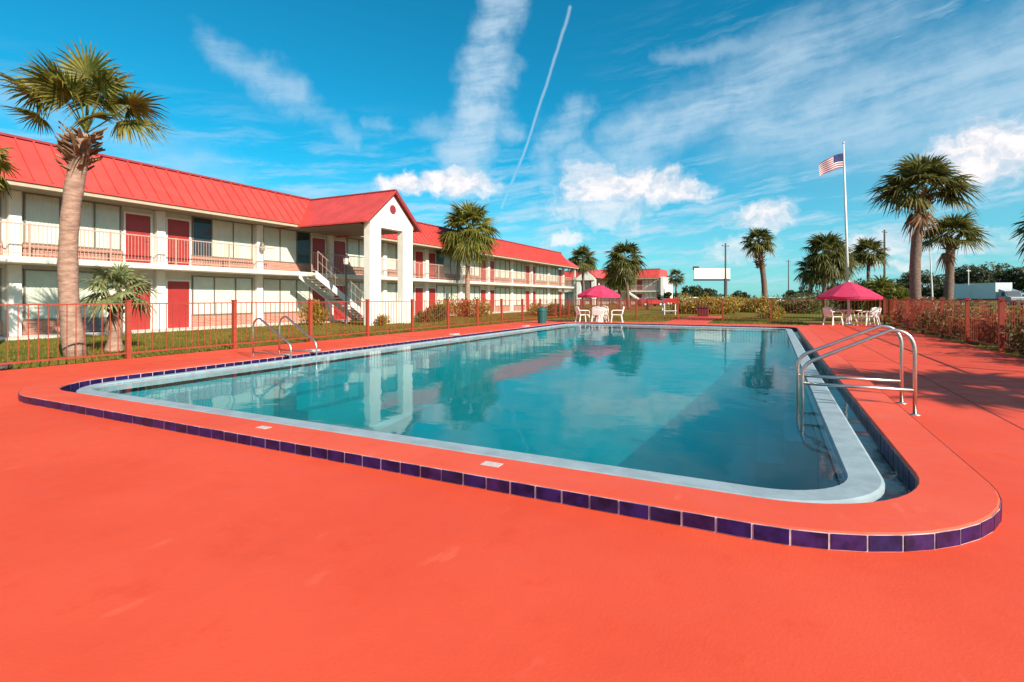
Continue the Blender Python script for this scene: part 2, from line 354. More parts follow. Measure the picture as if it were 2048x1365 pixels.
# ------------------------------------------------------------------ pool, deck, ground
def rr(x0, x1, y0, y1, r, z, n=12):
    pts = []
    for cx, cy, a0 in ((x1-r, y0+r, -90), (x1-r, y1-r, 0), (x0+r, y1-r, 90), (x0+r, y0+r, 180)):
        for k in range(n+1):
            a = R_(a0+90*k/n); pts.append((cx+r*math.cos(a), cy+r*math.sin(a), z))
    return pts
PX0, PX1, PY0, PY1 = -9.40, .90, 3.60, 25.55           # inner face of the coping
def pout(g, r, z):                                      # outline g metres outside the inner coping face
    gl = g if g > -.15 else -.15+(g+.15)*.45              # the gutter lip is narrower along the left side
    return rr(PX0-gl, PX1+g, PY0-g, PY1+g, max(.3, 1.0+g), z)
def sheet(outer, hole, z, name, m, extra=None):
    bm = bmesh.new()
    for loop in (outer, hole):
        vs = [bm.verts.new((p[0], p[1], z)) for p in loop]
        for i in range(len(vs)): bm.edges.new((vs[i], vs[(i+1) % len(vs)]))
    bmesh.ops.triangle_fill(bm, use_beauty=True, use_dissolve=False, edges=bm.edges[:])
    for f in bm.faces:
        if f.normal.z < 0: f.normal_flip()
    me = bpy.data.meshes.new(name); bm.to_mesh(me); bm.free()
    for q in (m if isinstance(m, list) else [m]): me.materials.append(q)
    o = bpy.data.objects.new(name, me); COL.objects.link(o); return o
FX, RX, FARY = -12.75, 5.05, 32.5                       # fence lines
big = [(-1500,-600),(1500,-600),(1500,2500),(-1500,2500)]
struct(sheet(big, pout(.3, .9, 0), -.03, 'lawn', M['lawn']))
dk = sheet([(FX,-7),(RX,-7),(RX,31.8),(1.6,31.8),(1.6,29.1),(FX+.2,29.1)], pout(.38, .95, 0), 0, 'pool_deck', M['deck']); struct(dk)
mb = MB()
for y0, y1 in ((-7, 28.9),): mb.box(2.28, 2.297, y0, y1, -.002, .003)
mb.box(PX1+.43, 5.0, 13.2, 13.216, -.002, .0034); mb.box(-12.7, PX0-.43, 14.6, 14.615, -.002, .0032)
struct(mb.build('deck_joint', M['joint']))
mb = MB(); mb.box(-5.4, -3.2, 29.1, 41, -.05, -.006); struct(mb.build('footpath', M['deck']))
# walkway slab along the motel front
mb = MB(); mb.box(-23.5, -21.9, -8, 63, -.06, .02); struct(mb.build('motel_walkway', M['cream']))

pool = tag(empty('swimming_pool', (PX0, PY0, 0)), 'large rectangular turquoise pool with raised coral coping and a dark blue tile edge', 'swimming pool')
po = (PX0, PY0, 0)
mb = MB()
mb.ring(pout(.41, 1.0, -.04), pout(.41, 1.0, .088)); mb.ring(pout(.41, 1.0, .088), pout(.398, .99, .10))
mb.ring(pout(.398, .99, .10), pout(.012, .62, .10)); mb.ring(pout(.012, .62, .10), pout(0, .61, .088)); mb.ring(pout(0, .61, .088), pout(0, .61, -.12))
mb.build('coping', M['coping'], pool, po)
def path_len(pts):
    L = [0]
    for i in range(len(pts)):
        a, b = pts[i], pts[(i+1) % len(pts)]; L.append(L[-1]+math.hypot(b[0]-a[0], b[1]-a[1]))
    return L
def along(pts, L, s):
    s %= L[-1]; i = 0
    lo, hi = 0, len(pts)
    while hi-lo > 1:
        mid = (lo+hi)//2
        if L[mid] <= s: lo = mid
        else: hi = mid
    i = lo; a, b = pts[i], pts[(i+1) % len(pts)]; k = (s-L[i])/max(1e-9, L[i+1]-L[i])
    return Vector((a[0]+(b[0]-a[0])*k, a[1]+(b[1]-a[1])*k, 0))
def tiles(g, r, z0, z1, pitch, out, gap=.013):
    rnd = random.Random(4); pts = pout(g, r, 0); L = path_len(pts); n = int(L[-1]/pitch); w = L[-1]/n; b = MB(); q = MB()
    for i in range(n):
        A = along(pts, L, i*w+gap/2); B = along(pts, L, (i+1)*w-gap/2); t = (B-A).normalized(); nn = Vector((t.y, -t.x, 0))*out
        j = rnd.uniform(0, .002); th = .006+j; zz0 = z0+rnd.uniform(0, .003); zz1 = z1-rnd.uniform(0, .003)
        vs = []
        for P in (A, B):
            for o_, z in ((0, zz0), (th, zz0+.002), (th, zz1-.002), (0, zz1)): vs.append((P.x+nn.x*o_, P.y+nn.y*o_, z))
        b.m = rnd.choice((0, 0, 1, 2))
        b.add(vs, [(0,4,5,1),(1,5,6,2),(2,6,7,3),(0,1,2,3),(4,7,6,5)])
    A = pout(g+.002*out, r, z0-.002); B = pout(g+.002*out, r, z1+.003); q.ring(A, B)
    return b, q
b, q = tiles(.41, 1.0, .004, .090, .187, 1); tb = b.build('outer_tile_band', TILES, pool, po); q.build('grout', M['grout'], tb, po)
b, q = tiles(0, .61, -.10, .080, .187, -1); tb = b.build('inner_tile_band', TILES, pool, po); q.build('grout', M['grout'], tb, po)
mb = MB(); mb.ring(pout(0, .61, -.10), pout(-.20, .48, -.10)); mb.build('gutter_channel', M['channel'], pool, po)
mb = MB(); mb.ring(pout(-.18, .5, -.10), pout(-.18, .5, .025)); mb.ring(pout(-.18, .5, .025), pout(-.20, .48, .037)); mb.ring(pout(-.20, .48, .037), pout(-.40, .34, .031)); mb.ring(pout(-.40, .34, .031), pout(-.43, .32, -.012)); mb.ring(pout(-.43, .32, -.012), pout(-.43, .32, -.16))
mb.build('gutter_lip', M['lip'], pool, po)
# basin with a sloping floor
A = pout(-.43, .32, -.10)
def fl(p):
    k = min(1, max(0, (p[1]-7)/13)); k = k*k*(3-2*k)
    return (p[0], p[1], -2.2+1.0*k)
mb = MB(); Bq = [fl(p) for p in A]; mb.ring(A, Bq)
ny, nx = 26, 4; gx0, gx1, gy0, gy1 = PX0+.43, PX1-.43, PY0+.43, PY1-.43
vs = [fl((gx0+(gx1-gx0)*i/nx, gy0+(gy1-gy0)*j/ny)) for j in range(ny+1) for i in range(nx+1)]
mb.add(vs, [(j*(nx+1)+i, j*(nx+1)+i+1, (j+1)*(nx+1)+i+1, (j+1)*(nx+1)+i) for j in range(ny) for i in range(nx)])
mb.build('basin', M['plaster'], pool, po, recalc=False)
for x0, s_, y0 in ((PX1-.44, -1, 6.9), (PX0+.30, 1, 7.4)):     # entry steps by both pairs of handrails
    mb = MB(); pr = [(0,-2.7)]
    for k in range(3): pr += [(s_*.32*(3-k), -.33-.28*(2-k)-.28 if k == 0 else -.33-.28*(3-k)), (s_*.32*(3-k), -.33-.28*(2-k))]
    pr = [(x0, -2.7), (x0+s_*.96, -2.7), (x0+s_*.96, -.89), (x0+s_*.64, -.89), (x0+s_*.64, -.61), (x0+s_*.32, -.61), (x0+s_*.32, -.33), (x0, -.33)]
    mb.prism(pr, 'y', y0, y0+1.75); mb.build('steps', M['plaster'], pool, po)
mb = MB(); T = pout(-.425, .325, .018); Bm = pout(-.425, .325, -3.2); mb.ring(T, Bm); n = len(T); mb.add(T, [tuple(range(n))]); mb.add(Bm, [tuple(range(n-1, -1, -1))])
bmw = mb.build('pool_water', M['water']); struct(bmw)
mw = bmesh.new(); mw.from_mesh(bmw.data); bmesh.ops.remove_doubles(mw, verts=mw.verts, dist=1e-5); bmesh.ops.recalc_face_normals(mw, faces=mw.faces); mw.to_mesh(bmw.data); mw.free()
mb = MB(); mb.ring(pout(-.009, .606, .004), pout(-.185, .495, .004)); struct(mb.build('gutter_water', M['gutterwater']))
for i, (x, y, sx, sy, lb) in enumerate([(-1.87, 3.42, .15, .09, 'white depth marker tile on the near coping, right of centre'), (-4.35, 3.42, .13, .08, 'faded white depth marker tile on the near coping, towards the left'),
        (-9.58, 8.85, .20, .26, 'white marker block on the left coping beside the entry rails'), (-9.58, 14.9, .20, .34, 'white marker block halfway along the left coping'), (-9.58, 20.6, .2, .4, 'white marker block on the left coping near the far corner')]):
    h = .004 if i < 2 else .035
    b = MB(); b.box(x-sx/2, x+sx/2, y-sy/2, y+sy/2, .1002, .1+h)
    tag(b.build('depth_marker', M['marker'], off=(0,0,0), bevel=.0015), lb, 'marker tile', 'white marker tiles on the pool coping')

# ------------------------------------------------------------------ handrails
def arc(p0, p1, p2, n=6):                                # quadratic corner
    p0, p1, p2 = map(Vector, (p0, p1, p2)); return [p0*(1-k)**2+p1*2*k*(1-k)+p2*k*k for k in [i/n for i in range(n+1)]]
def handrail(xd, xp, y, zt, zl, lab, bar=.28):
    root = tag(empty('pool_handrail', (xd, y, 0)), lab, 'handrail', 'pair of steel rails at an entry step')
    s = 1 if xd > xp else -1; L = abs(xd-xp)
    pts = [(xd, y, 0)]+arc((xd, y, zt-.26), (xd, y, zt+.0), (xd-s*.22, y, zt-.0), 8)+arc((xp+s*.16, y, zl+.06), (xp, y, zl), (xp, y, zl-.16), 8)+[(xp, y, -.95)]
    MB().tube(pts, .0215, 12).build('rail_tube', M['steel'], root, (xd, y, 0), smooth=True)
    MB().tube([(xd, y, bar), (xp, y, bar)], .0195, 10).build('cross_bar', M['steel'], root, (xd, y, 0), smooth=True)
    MB().lathe([(.0, .012), (.05, .012), (.055, .004), (.055, .0)], 16, (xd, y, 0)).build('floor_flange', M['steel'], root, (xd, y, 0), smooth=True)
handrail(1.46, .33, 7.42, .965, .53, 'nearer of the two steel handrails over the right pool edge')
handrail(1.47, .31, 8.16, .975, .55, 'farther of the two steel handrails over the right pool edge')
handrail(-10.4, -9.2, 7.9, .88, .36, 'nearer of the two steel handrails over the left pool edge', .12)
handrail(-10.4, -9.2, 8.6, .90, .36, 'farther of the two steel handrails over the left pool edge', .12)

# ------------------------------------------------------------------ fences
def fence(p0, p1, n, lab, h=1.22, top=0.):
    p0 = Vector((*p0, 0)); p1 = Vector((*p1, 0)); d = (p1-p0); L = d.length; d.normalize(); bay = L/n; nrm = Vector((-d.y, d.x, 0))
    root = tag(empty('picket_fence', p0, math.atan2(d.y, d.x)), lab, 'fence')
    pb = MB(); pb.box(-.045, .045, -.045, .045, -.03, h+.04); pb.prism([(-.055,-.055),(.055,-.055),(.055,.055),(-.055,.055)], 'z', h+.04, h+.065)
    qb = MB()
    qb.box(.046, bay-.046, -.016, .016, h-.027, h); qb.box(.046, bay-.046, -.018, .018, .10, .135)
    k = int((bay-.1)/.145)
    for i in range(1, k): 
        x = .046+(bay-.092)*i/k; qb.box(x-.0065, x+.0065, -.0065, .0065, .136, h-.028)
    post = pb.build('post', M['fence'], root); pan = qb.build('picket_panel', M['fence'], root)
    for i in range(1, n+1): copy_part(post, (bay*i, 0, 0))
    for i in range(1, n): copy_part(pan, (bay*i, 0, 0))
    return root
fence((FX-.02, 6.59-2.55*3), (FX-.02, 6.59+2.55*22), 25, 'long red picket fence between the pool deck and the motel lawn')
fence((FX+.15, FARY), (RX-.1, FARY), 7, 'red picket fence crossing behind the pool at its far end')
fence((RX+.08, -3.2), (RX+.08, FARY), 14, 'red picket fence along the right side of the pool deck, backed by shrubs', 1.28)

# ------------------------------------------------------------------ motel
MO = (-23.5, 28, 0)
def motel():
    root = tag(empty('motel', MO), 'long two storey cream motel with red metal roof, red doors and a white gabled portico', 'motel')
    Y0, Y1 = -6.0, 59.8; FXc = -23.5; B = lambda m, n, mt, p=None, **k: m.build(n, mt, p or root, MO if p is None else k.pop('off', MO), **k)
    m = MB(); m.box(-33, FXc, Y0, Y1, -.1, 5.04); m.box(-33, -26, Y1, 63, -.1, 5.04); B(m, 'wall', M['cream'])
    P = [8.5+4.8*k for k in range(-3, 12)]
    bk = MB(); bk.box(.002, .07, -1.58, 1.58, 0, .50); bk0 = bk.build('brick_panel', M['brick'], root); first_b = True
    for fz in (.02, 2.72):                               # brick under every window
        for k in range(-3, 11):
            loc = (0, 8.5+4.8*k+(1.84 if k % 2 == 0 else 2.95)-MO[1], fz)
            if first_b: bk0.location = loc; first_b = False
            else: copy_part(bk0, loc)
    pil0 = None
    for z0, z1 in ((.02, 2.49), (2.72, 5.03)):
        pm = MB(); pm.box(0, .22, -.17, .17, 0, z1-z0); pil = pm.build('pilaster', M['white'], root, bevel=.01)
        for i, y in enumerate(P):
            loc = (0.003, y-MO[1], z0)
            if i == 0: pil.location = loc
            else: copy_part(pil, loc)
    # walkway slab, eave
    m = MB(); m.box(FXc+.003, -22.2, Y0, 63, 2.50, 2.71); B(m, 'walkway_slab', M['cream'], bevel=.015)
    m = MB(); m.prism([(-21.95,5.2),(-23.4,6.87),(-32.1,6.87),(-33.6,5.2)], 'y', Y0-.5, 60.6)
    # hipped far end
    m.add([(-21.95,60.6,5.2),(-23.4,60.6,6.87),(-32.1,60.6,6.87),(-33.6,60.6,5.2),(-21.95,63.3,5.2),(-33.6,63.3,5.2),(-24.2,61.9,6.87),(-31,61.9,6.87)],
          [(0,4,6,1),(4,5,7,6),(3,2,7,5),(1,6,7,2),(0,3,5,4)])
    y = Y0
    while y < 60.5:                                      # standing seams
        m.obox((-22.675, y, 6.035+.02), (-.725, 0, .835), (0, .020, 0), (.034, 0, .030)); y += .5
    rf = B(m, 'roof', M['roof'])
    m = MB(); m.box(-23.5, -23.3, Y0-.5, 60.7, 6.85, 6.93); m.build('ridge_trim', M['rooftrim'], rf, MO)
    m = MB(); m.box(-22.0, -21.90, Y0-.5, 63.3, 5.13, 5.215); m.build('drip_edge', M['roof'], rf, MO)
    m = MB(); m.box(-22.06, -21.96, Y0-.5, 63.2, 4.99, 5.127); m.build('fascia', M['fascia'], rf, MO)
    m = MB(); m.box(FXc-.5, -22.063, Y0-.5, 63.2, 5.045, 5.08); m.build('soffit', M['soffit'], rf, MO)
    # doors
    def door(loc, n0=[None]):
        if n0[0] is None:
            d = MB(); d.box(.004, .035, -.47, .47, 0, 2.04)
            for z0, z1 in ((.15, .95), (1.05, 1.9)):
                d.box(.035, .042, -.34, .34, z0, z1)
            o = d.build('door', M['door'], root); n0[0] = o
            f = MB(); f.box(.002, .06, -.55, -.475, 0, 2.12); f.box(.002, .06, .475, .55, 0, 2.12); f.box(.002, .06, -.474, .474, 2.045, 2.12); f.build('frame', M['trim'], o)
            h = MB(); h.tube([(.035, .38, 1.0), (.09, .38, 1.0)], .018, 8); h.tube([(.08, .38, 1.0), (.08, .28, 1.0)], .012, 8); h.build('handle', M['steel'], o)
            o.location = loc
        else: copy_part(n0[0], loc)
    def window_proto(h, dark):
        f = MB(); W_ = 3.02; x = [-W_/2, -W_/2+1.03, -W_/2+2.12, W_/2]
        f.box(.003, .07, -W_/2-.04, W_/2+.04, -.05, 0); f.box(.003, .07, -W_/2-.04, W_/2+.04, h, h+.05)
        for i, xx in enumerate(x): f.box(.003, .065, xx-.022, xx+.022, .0005, h-.0005)
        o = f.build('window', M['bronze'], root)
        c = MB()
        for i in range(3):
            if dark and i == 2: continue
            a, b = x[i]+.023, x[i+1]-.023; n = int((b-a)/.035); pts = [(a+(b-a)*j/n, .016+.010*math.sin(j*1.9+i)) for j in range(n+1)]
            c.add([(px, py, .01) for py, px in pts]+[(px, py, h-.01) for py, px in pts], [(j, j+1, n+2+j, n+1+j) for j in range(n)])
        cu = c.build('curtain', M['curtain'], o, recalc=False, smooth=True)
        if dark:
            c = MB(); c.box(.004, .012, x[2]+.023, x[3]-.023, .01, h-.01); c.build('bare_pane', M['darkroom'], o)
        g = MB(); g.add([(.045, -W_/2, .0), (.045, W_/2, 0), (.045, W_/2, h), (.045, -W_/2, h)], [(0,1,2,3)]); g.build('glass', M['glass'], o, recalc=False)
        return o
    protos = {}
    ac = MB(); ac.box(.07, .24, -.54, .54, 0, .40)
    for i in range(7): ac.box(.24, .25, -.5, .5, .035+.05*i, .06+.05*i)
    ac0 = ac.build('air_conditioner', M['shade_metal'], root); first_ac = True
    for floor in (0, 1):
        fz = .02 if floor == 0 else 2.72
        for k in range(-3, 11):
            a = 8.5+4.8*k; ev = k % 2 == 0
            door((.003, (a+3.98 if ev else a+.82)-MO[1], fz))
            wc = a+1.82 if ev else a+2.96; h = 1.72
            dk_ = floor == 1 and k in (1, 2, 5)
            key = (dk_, (not ev) if dk_ else False); loc = (.003, wc-MO[1], fz+.56)
            if key not in protos:
                o = window_proto(h, dk_)
                protos[key] = o
                if key[1]: o.rotation_euler = (0, 0, 0)
                o.location = loc
                if key[1]:                               # mirrored: bare pane at the near end
                    for ob in [o]+list(o.children):
                        if ob.name.startswith('glass'): continue
                        for v in ob.data.vertices: v.co.y = -v.co.y
            else: copy_part(protos[key], loc)
            if floor == 0 and k <= 0:
                l2 = (.003, (wc+.55)-MO[1], .06)
                if first_ac: ac0.location = l2; first_ac = False
                else: copy_part(ac0, l2)
    # upper railing, bay by bay between slim posts
    prev = None
    def rail(y0, y1):
        r = MB(); L = y1-y0
        r.box(-.02, .02, 0, L, 1.06, 1.10); r.box(-.015, .015, 0, L, .09, .12); n = int(L/.12)
        for i in range(n+1): r.box(-.007, .007, L*i/n-.007, L*i/n+.007, .121, 1.059)
        r.box(-.025, .025, -.025, .025, 0, 1.12)
        o = r.build('railing', M['rail'], root); o.location = (-22.28-MO[0], y0-MO[1], 2.711)
        return o
    rr0 = rail(-5.9, -3.5)
    y = -3.5
    while y < 60.5:
        if not (18.0 < y < 20.4): copy_part(rr0, (-22.28-MO[0], y-MO[1], 2.711))
        y += 2.4
    # lantern and planter basket on the pillar left of the portico
    m = MB(); m.lathe([(.0,.55),(.05,.5),(.11,.42),(.12,.1),(.05,.0),(0,-.03)], 8, (-23.14-MO[0], 18.1-MO[1], 3.65)); m.box(-23.28-MO[0], -23.14-MO[0], 18.08-MO[1], 18.12-MO[1], 4.16, 4.19); m.build('wall_lantern', M['bronze'], root)
    # recessed stair bay at the far end: corner posts
    m = MB(); m.box(-22.45, -22.25, 62.6, 62.8, 0, 2.498); m.box(-22.45, -22.25, 62.6, 62.8, 2.712, 5.04); B(m, 'corner_post', M['cream'])
    m = MB(); m.box(-25.99, -25.95, 59.9, 62.9, .02, 2.49); m.box(-25.99, -25.95, 59.9, 62.9, 2.72, 5.0); B(m, 'stairwell_panel', M['brick'])
    # portico
    c = MB(); c.box(-.2, .2, -.4, .4, -.05, 5.0); col = c.build('portico_column', M['white'], root, bevel=.015); col.location = (-17.72-MO[0], 20.12-MO[1], 0)
    for p in ((-17.72, 22.69),): copy_part(col, (p[0]-MO[0], p[1]-MO[1], 0))
    m = MB(); m.prism([(19.70,5.0),(23.11,5.0),(23.11,5.22),(21.405,6.72),(19.70,5.22)], 'x', -17.93, -17.51); m.box(-17.93, -17.54, 20.53, 22.27, 4.86, 4.997)
    gw = B(m, 'gable_wall', M['white'])
    m = MB(); n = 20; m.add([(-17.515, 21.405+.24*math.cos(2*math.pi*i/n), 5.88+.24*math.sin(2*math.pi*i/n)) for i in range(n)]+[(-17.49, 21.405+.24*math.cos(2*math.pi*i/n), 5.88+.24*math.sin(2*math.pi*i/n)) for i in range(n)],
        [tuple(range(n)), tuple(range(2*n-1, n-1, -1))]+[(i, (i+1) % n, n+(i+1) % n, n+i) for i in range(n)])
    for i in range(5):
        z = 5.75+.065*i; w = math.sqrt(max(.001, .21**2-(z-5.88)**2)); m.box(-17.49, -17.478, 21.405-w, 21.405+w, z, z+.03)
    m.build('round_vent', M['rooftrim'], gw, MO)
    m = MB(); th = .07
    for s in (-1, 1):
        m.add([(x, 21.405+s*yy, zz+dz) for x in (-17.30, -23.5) for yy, zz in ((0, 6.79), (2.15, 4.97)) for dz in (0, th)], [(0,2,3,1),(4,5,7,6),(0,1,5,4),(2,6,7,3),(0,4,6,2),(1,3,7,5)])
        x = -17.5
        while x > -23.2:
            m.obox((x, 21.405+s*1.075, 5.88+th+.012), (.012, 0, 0), (0, s*1.07, -.906), (0, .012, .016)); x -= .5
    pr = B(m, 'portico_roof', M['roof'])
    m = MB(); m.box(-23.3, -17.3, 21.33, 21.48, 6.83, 6.90); m.build('ridge_trim', M['rooftrim'], pr, MO)
    m = MB()
    for s in (-1, 1): m.obox((-17.27, 21.405+s*1.075, 5.86), (.02, 0, 0), (0, s*1.09, -.923), (0, .055, .065))
    m.build('verge_trim', M['rooftrim'], pr, MO)
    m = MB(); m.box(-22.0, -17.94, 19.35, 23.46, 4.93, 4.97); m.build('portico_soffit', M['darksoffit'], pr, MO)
    m = MB(); m.box(-17.85, -17.62, 20.53, 22.28, 0, 1.15); B(m, 'low_wall', M['cream'])
    # stair down along the front
    m = MB(); n = 15; ys, ye, zt = 19.7, 23.9, 2.68
    for i in range(n):
        y0 = ys+(ye-ys)*i/n; z = zt-(i+1)*zt/(n+1); m.box(-22.15, -21.02, y0, y0+(ye-ys)/n+.03, z-.05, z)
    st = B(m, 'stair', M['cream'])
    m = MB(); 
    for x in (-21.0, -22.19): m.add([(x+dx, y_, z_) for dx in (0, .04) for y_, z_ in ((ys-.15, zt+.06), (ye, .12), (ye, -.03), (ye-.35, -.03), (ys-.15, zt-.32))], [(0,1,2,3,4),(9,8,7,6,5)]+[(i, (i+1)%5, 5+(i+1)%5, 5+i) for i in range(5)])
    m.build('stringer', M['trim'], st, MO)
    m = MB(); m.tube([(-20.98, ys, zt), (-20.98, ys, zt+1.05), (-20.98, ye, 1.05), (-20.98, ye, 0)], .022, 8); m.tube([(-20.98, ys, zt+.55), (-20.98, ye, .55)], .016, 8)
    for i in range(1, 14): y_ = ys+(ye-ys)*i/14; z_ = zt*(1-i/14); m.tube([(-20.98, y_, z_), (-20.98, y_, z_+1.05)], .009, 6)
    m.build('stair_railing', M['rail'], st, MO)
    return root
motel()

# lamp post by the portico
lp = tag(empty('lamp_post', (-19.2, 19.85, 0)), 'slim dark lamp post standing in front of the portico stair', 'lamp post')
MB().lathe([(.11,0),(.11,.12),(.06,.2),(.045,.35),(.04,2.9),(.07,2.92),(.07,2.97)], 12).build('post', M['dark'], lp, smooth=True)
m = MB(); m.lathe([(.07,2.98),(.11,3.02),(.15,3.34)], 6); l_ = m.build('lantern', M['marker'], lp)
m = MB(); m.lathe([(.19,3.34),(.12,3.44),(.02,3.52),(.0,3.53)], 6); m.lathe([(.075,2.965),(.115,3.01),(.115,3.02)], 6); m.build('cap', M['dark'], l_)

# ------------------------------------------------------------------ palms
def frond(mb, base, az, elv, pet, R, rnd, nseg=24, droop=.35):
    d = Vector((math.cos(az)*math.cos(elv), math.sin(az)*math.cos(elv), math.sin(elv))); side = Vector((-math.sin(az), math.cos(az), 0))
    base = Vector(base); tip = base+d*pet+Vector((0,0,-.12*pet*math.cos(elv)))
    a = (d+Vector((0,0,-.22))).normalized(); nrm = side.cross(a).normalized()*-1
    # petiole
    w = .018+.006*R
    mb.add([base-side*w, base+side*w, tip-side*w*.6, tip+side*w*.6], [(0,1,3,2)])
    tw = rnd.uniform(-.5, .5); side2 = (side*math.cos(tw)+nrm*math.sin(tw)); nrm2 = a.cross(side2)
    for i in range(nseg):
        th = (i/(nseg-1)-.5)*2*R_(118)+rnd.uniform(-.04, .04)
        dr = (a*math.cos(th)+side2*math.sin(th)); L = R*(.72+.28*math.cos(th))*rnd.uniform(.86, 1.06)
        fold = nrm2*(-.22*abs(math.sin(th)))
        wd = R*min(.06, 1.15/nseg)
        cross = (dr.cross(nrm2)+nrm2*(.45 if i % 2 else -.45)).normalized()
        vs = []
        for k, wk in ((0, .25), (.38, 1.), (.72, .62), (1., .06)):
            p = tip+(dr+fold*k)*(L*k)+Vector((0,0,-droop*L*k**2.4*rnd.uniform(.7, 1.3)))
            vs += [p-cross*wd*wk, p+cross*wd*wk]
        mb.add(vs, [(0,1,3,2),(2,3,5,4),(4,5,7,6)])
def palm(name, px_base, top, R, lab, seed, nf=36, nseg=20, trunk_r=.17, mt='palm', tm='trunkdark', boots=.0, lo=-45, hi=85, bend=0, group=None, dead=5, fronds=None, base_r=1.25, mid=None):
    """px_base (x, y) foot; top (x, y, z) heart of the crown."""
    rnd = random.Random(seed); root = tag(empty(name, (px_base[0], px_base[1], 0)), lab, 'palm tree', group); off = (px_base[0], px_base[1], 0)
    b = Vector((px_base[0], px_base[1], -.05)); t = Vector(top); n = 22; pts = []; rs = []
    perp = Vector((RT[0], RT[1], 0))
    for i in range(n+1):
        k = i/n; p = b.lerp(t, k)+perp*(bend*math.sin(k*math.pi))
        if mid: p = b*(1-k)**2+Vector(mid)*2*k*(1-k)+t*k*k
        pts.append(p); rs.append(trunk_r*(base_r-(base_r-1)*min(1, k*5))*(1-.15*k)*rnd.uniform(.95, 1.06))
    MB().tube(pts, rs, 12).build('trunk', M[tm], root, off, smooth=True)
    c = MB()
    if fronds:
        for az, el, pl, r in fronds: frond(c, t, az, R_(el), pl*1.08, r*1.12, rnd, nseg, .18)
    for i in range(nf):
        k = (i+.5)/nf; el = R_(hi+(lo-hi)*k**.8+rnd.uniform(-8, 8)); az = i*2.39996+rnd.uniform(-.3, .3)
        frond(c, t+Vector((0,0,.1)), az, el, R*rnd.uniform(.42, .58), R*rnd.uniform(.5, .62), rnd, nseg, .28+.25*k)
    c.build('crown', M[mt], root, off, recalc=False)
    if dead:
        c = MB()
        for i in range(dead): frond(c, t-Vector((0,0,.15)), rnd.uniform(0, 6.28), R_(rnd.uniform(-75, -50)), R*.35, R*.42, rnd, max(10, nseg//2), .6)
        c.build('dead_fronds', M['dead'], root, off, recalc=False)
    if boots:
        c = MB(); L = (t-b).length
        for i in range(int(75*boots)+20):
            k = 1-rnd.random()*boots/L; p = b.lerp(t, k)
            if mid: p = b*(1-k)**2+Vector(mid)*2*k*(1-k)+t*k*k
            a = rnd.uniform(0, 6.28); o_ = Vector((math.cos(a), math.sin(a), 0)); s_ = Vector((-o_.y, o_.x, 0)); l = rnd.uniform(.16, .36)*trunk_r/.17
            q = p+o_*trunk_r*.8; e = q+o_*l*.75+Vector((0,0,l*rnd.uniform(.2, 1.0))); w = .05*trunk_r/.17
            c.add([q-s_*w, q+s_*w, q+Vector((0,0,.07)), e-s_*w*.5, e+s_*w*.5, e+Vector((0,0,.04))], [(0,1,4,3),(1,2,5,4),(2,0,3,5),(3,4,5)])
        c.build('leaf_boots', M['dead'], root, off, recalc=False)
    return root
def cv(right, up_): return math.atan2(RT[1]*right+F[1]*up_, RT[0]*right+F[0]*up_)   # azimuth towards camera right / forward
hd = 12.1; hb = at(152, hd); ht = at(172, hd)
palm('palm_tree', hb, (ht[0], ht[1], zat(268, hd)), 1.9, 'tall sabal palm with shaggy dry boots rising in front of the motel at left', 11, nf=4, nseg=40, trunk_r=.20, tm='trunk', boots=.95, lo=35, hi=80, dead=0, base_r=1.15,
     mid=(*at(112, hd), zat(480, hd)),
     fronds=[(cv(-1, .15), 56, 1.30, 1.0), (cv(-1, -.5), 44, 1.15, .9), (cv(-.8, .6), 66, 1.15, .95), (cv(-.45, -.8), 64, 1.05, .8), (cv(1, -.1), 34, 1.25, .82), (cv(1, .6), 46, 1.05, .75), (cv(.75, -.7), 18, .85, .7), (cv(.2, -1), 54, .8, .75), (cv(-.9, -.2), 26, .95, .66), (cv(-.2, .9), 82, 1.25, .85), (cv(.3, -.3), 78, 1.2, .85), (cv(.35, .8), 68, 1.1, .85)])
sb = at(228, 13.49); st_ = at(236, 13.49)
palm('young_palm', sb, (st_[0], st_[1], zat(592, 13.49)), 0.98, 'short young palm with spiky leaves behind the left fence', 5, nf=20, nseg=18, trunk_r=.15, mt='palmlight', tm='trunk', boots=.5, lo=-25, hi=85, dead=3, base_r=1.5)
def simple_palm(px_b, px_t, d, y_heart, R, lab, seed, **k):
    b = at(px_b, d); t = at(px_t, d)
    return palm('palm_tree', b, (t[0], t[1], zat(y_heart, d)), R, lab, seed, **k)
simple_palm(934, 937, 40, 462, 2.55, 'full round-headed palm standing right of the portico before the red roof', 21, nf=58, nseg=28, lo=-55, dead=8, trunk_r=.2, tm='trunk')
simple_palm(1836, 1846, 25, 392, 2.25, 'taller of the two palms behind the right fence, leaning right', 31, nf=30, nseg=30, mt='palmdark', boots=.7, trunk_r=.24, bend=-.25, lo=2, dead=3)
simple_palm(1895, 1902, 30, 480, 1.95, 'shorter of the two palms behind the right fence, straight dark trunk', 32, nf=24, nseg=30, mt='palmdark', boots=.6, trunk_r=.24, lo=2, dead=2)
simple_palm(2125, 2112, 25, 455, 1.75, 'palm crown cut off by the right edge of the photo', 33, nf=30, mt='palmdark', lo=-50)
simple_palm(1530, 1516, 50, 488, 1.85, 'lone slim palm with a bulge of dry boots beyond the far fence', 34, nf=30, mt='palmdark', boots=2.4, trunk_r=.27, bend=.2, lo=-20, dead=2)
simple_palm(1612, 1630, 58, 538, 2.2, 'leftmost leaning palm of the clump behind the flagpole', 35, nf=40, mt='palmdark', lo=-65, group='clump of palms behind the flagpole', trunk_r=.22)
simple_palm(1646, 1652, 57, 505, 2.6, 'tallest palm of the clump behind the flagpole', 36, nf=54, mt='palmdark', lo=-70, group='clump of palms behind the flagpole', trunk_r=.22, dead=9)
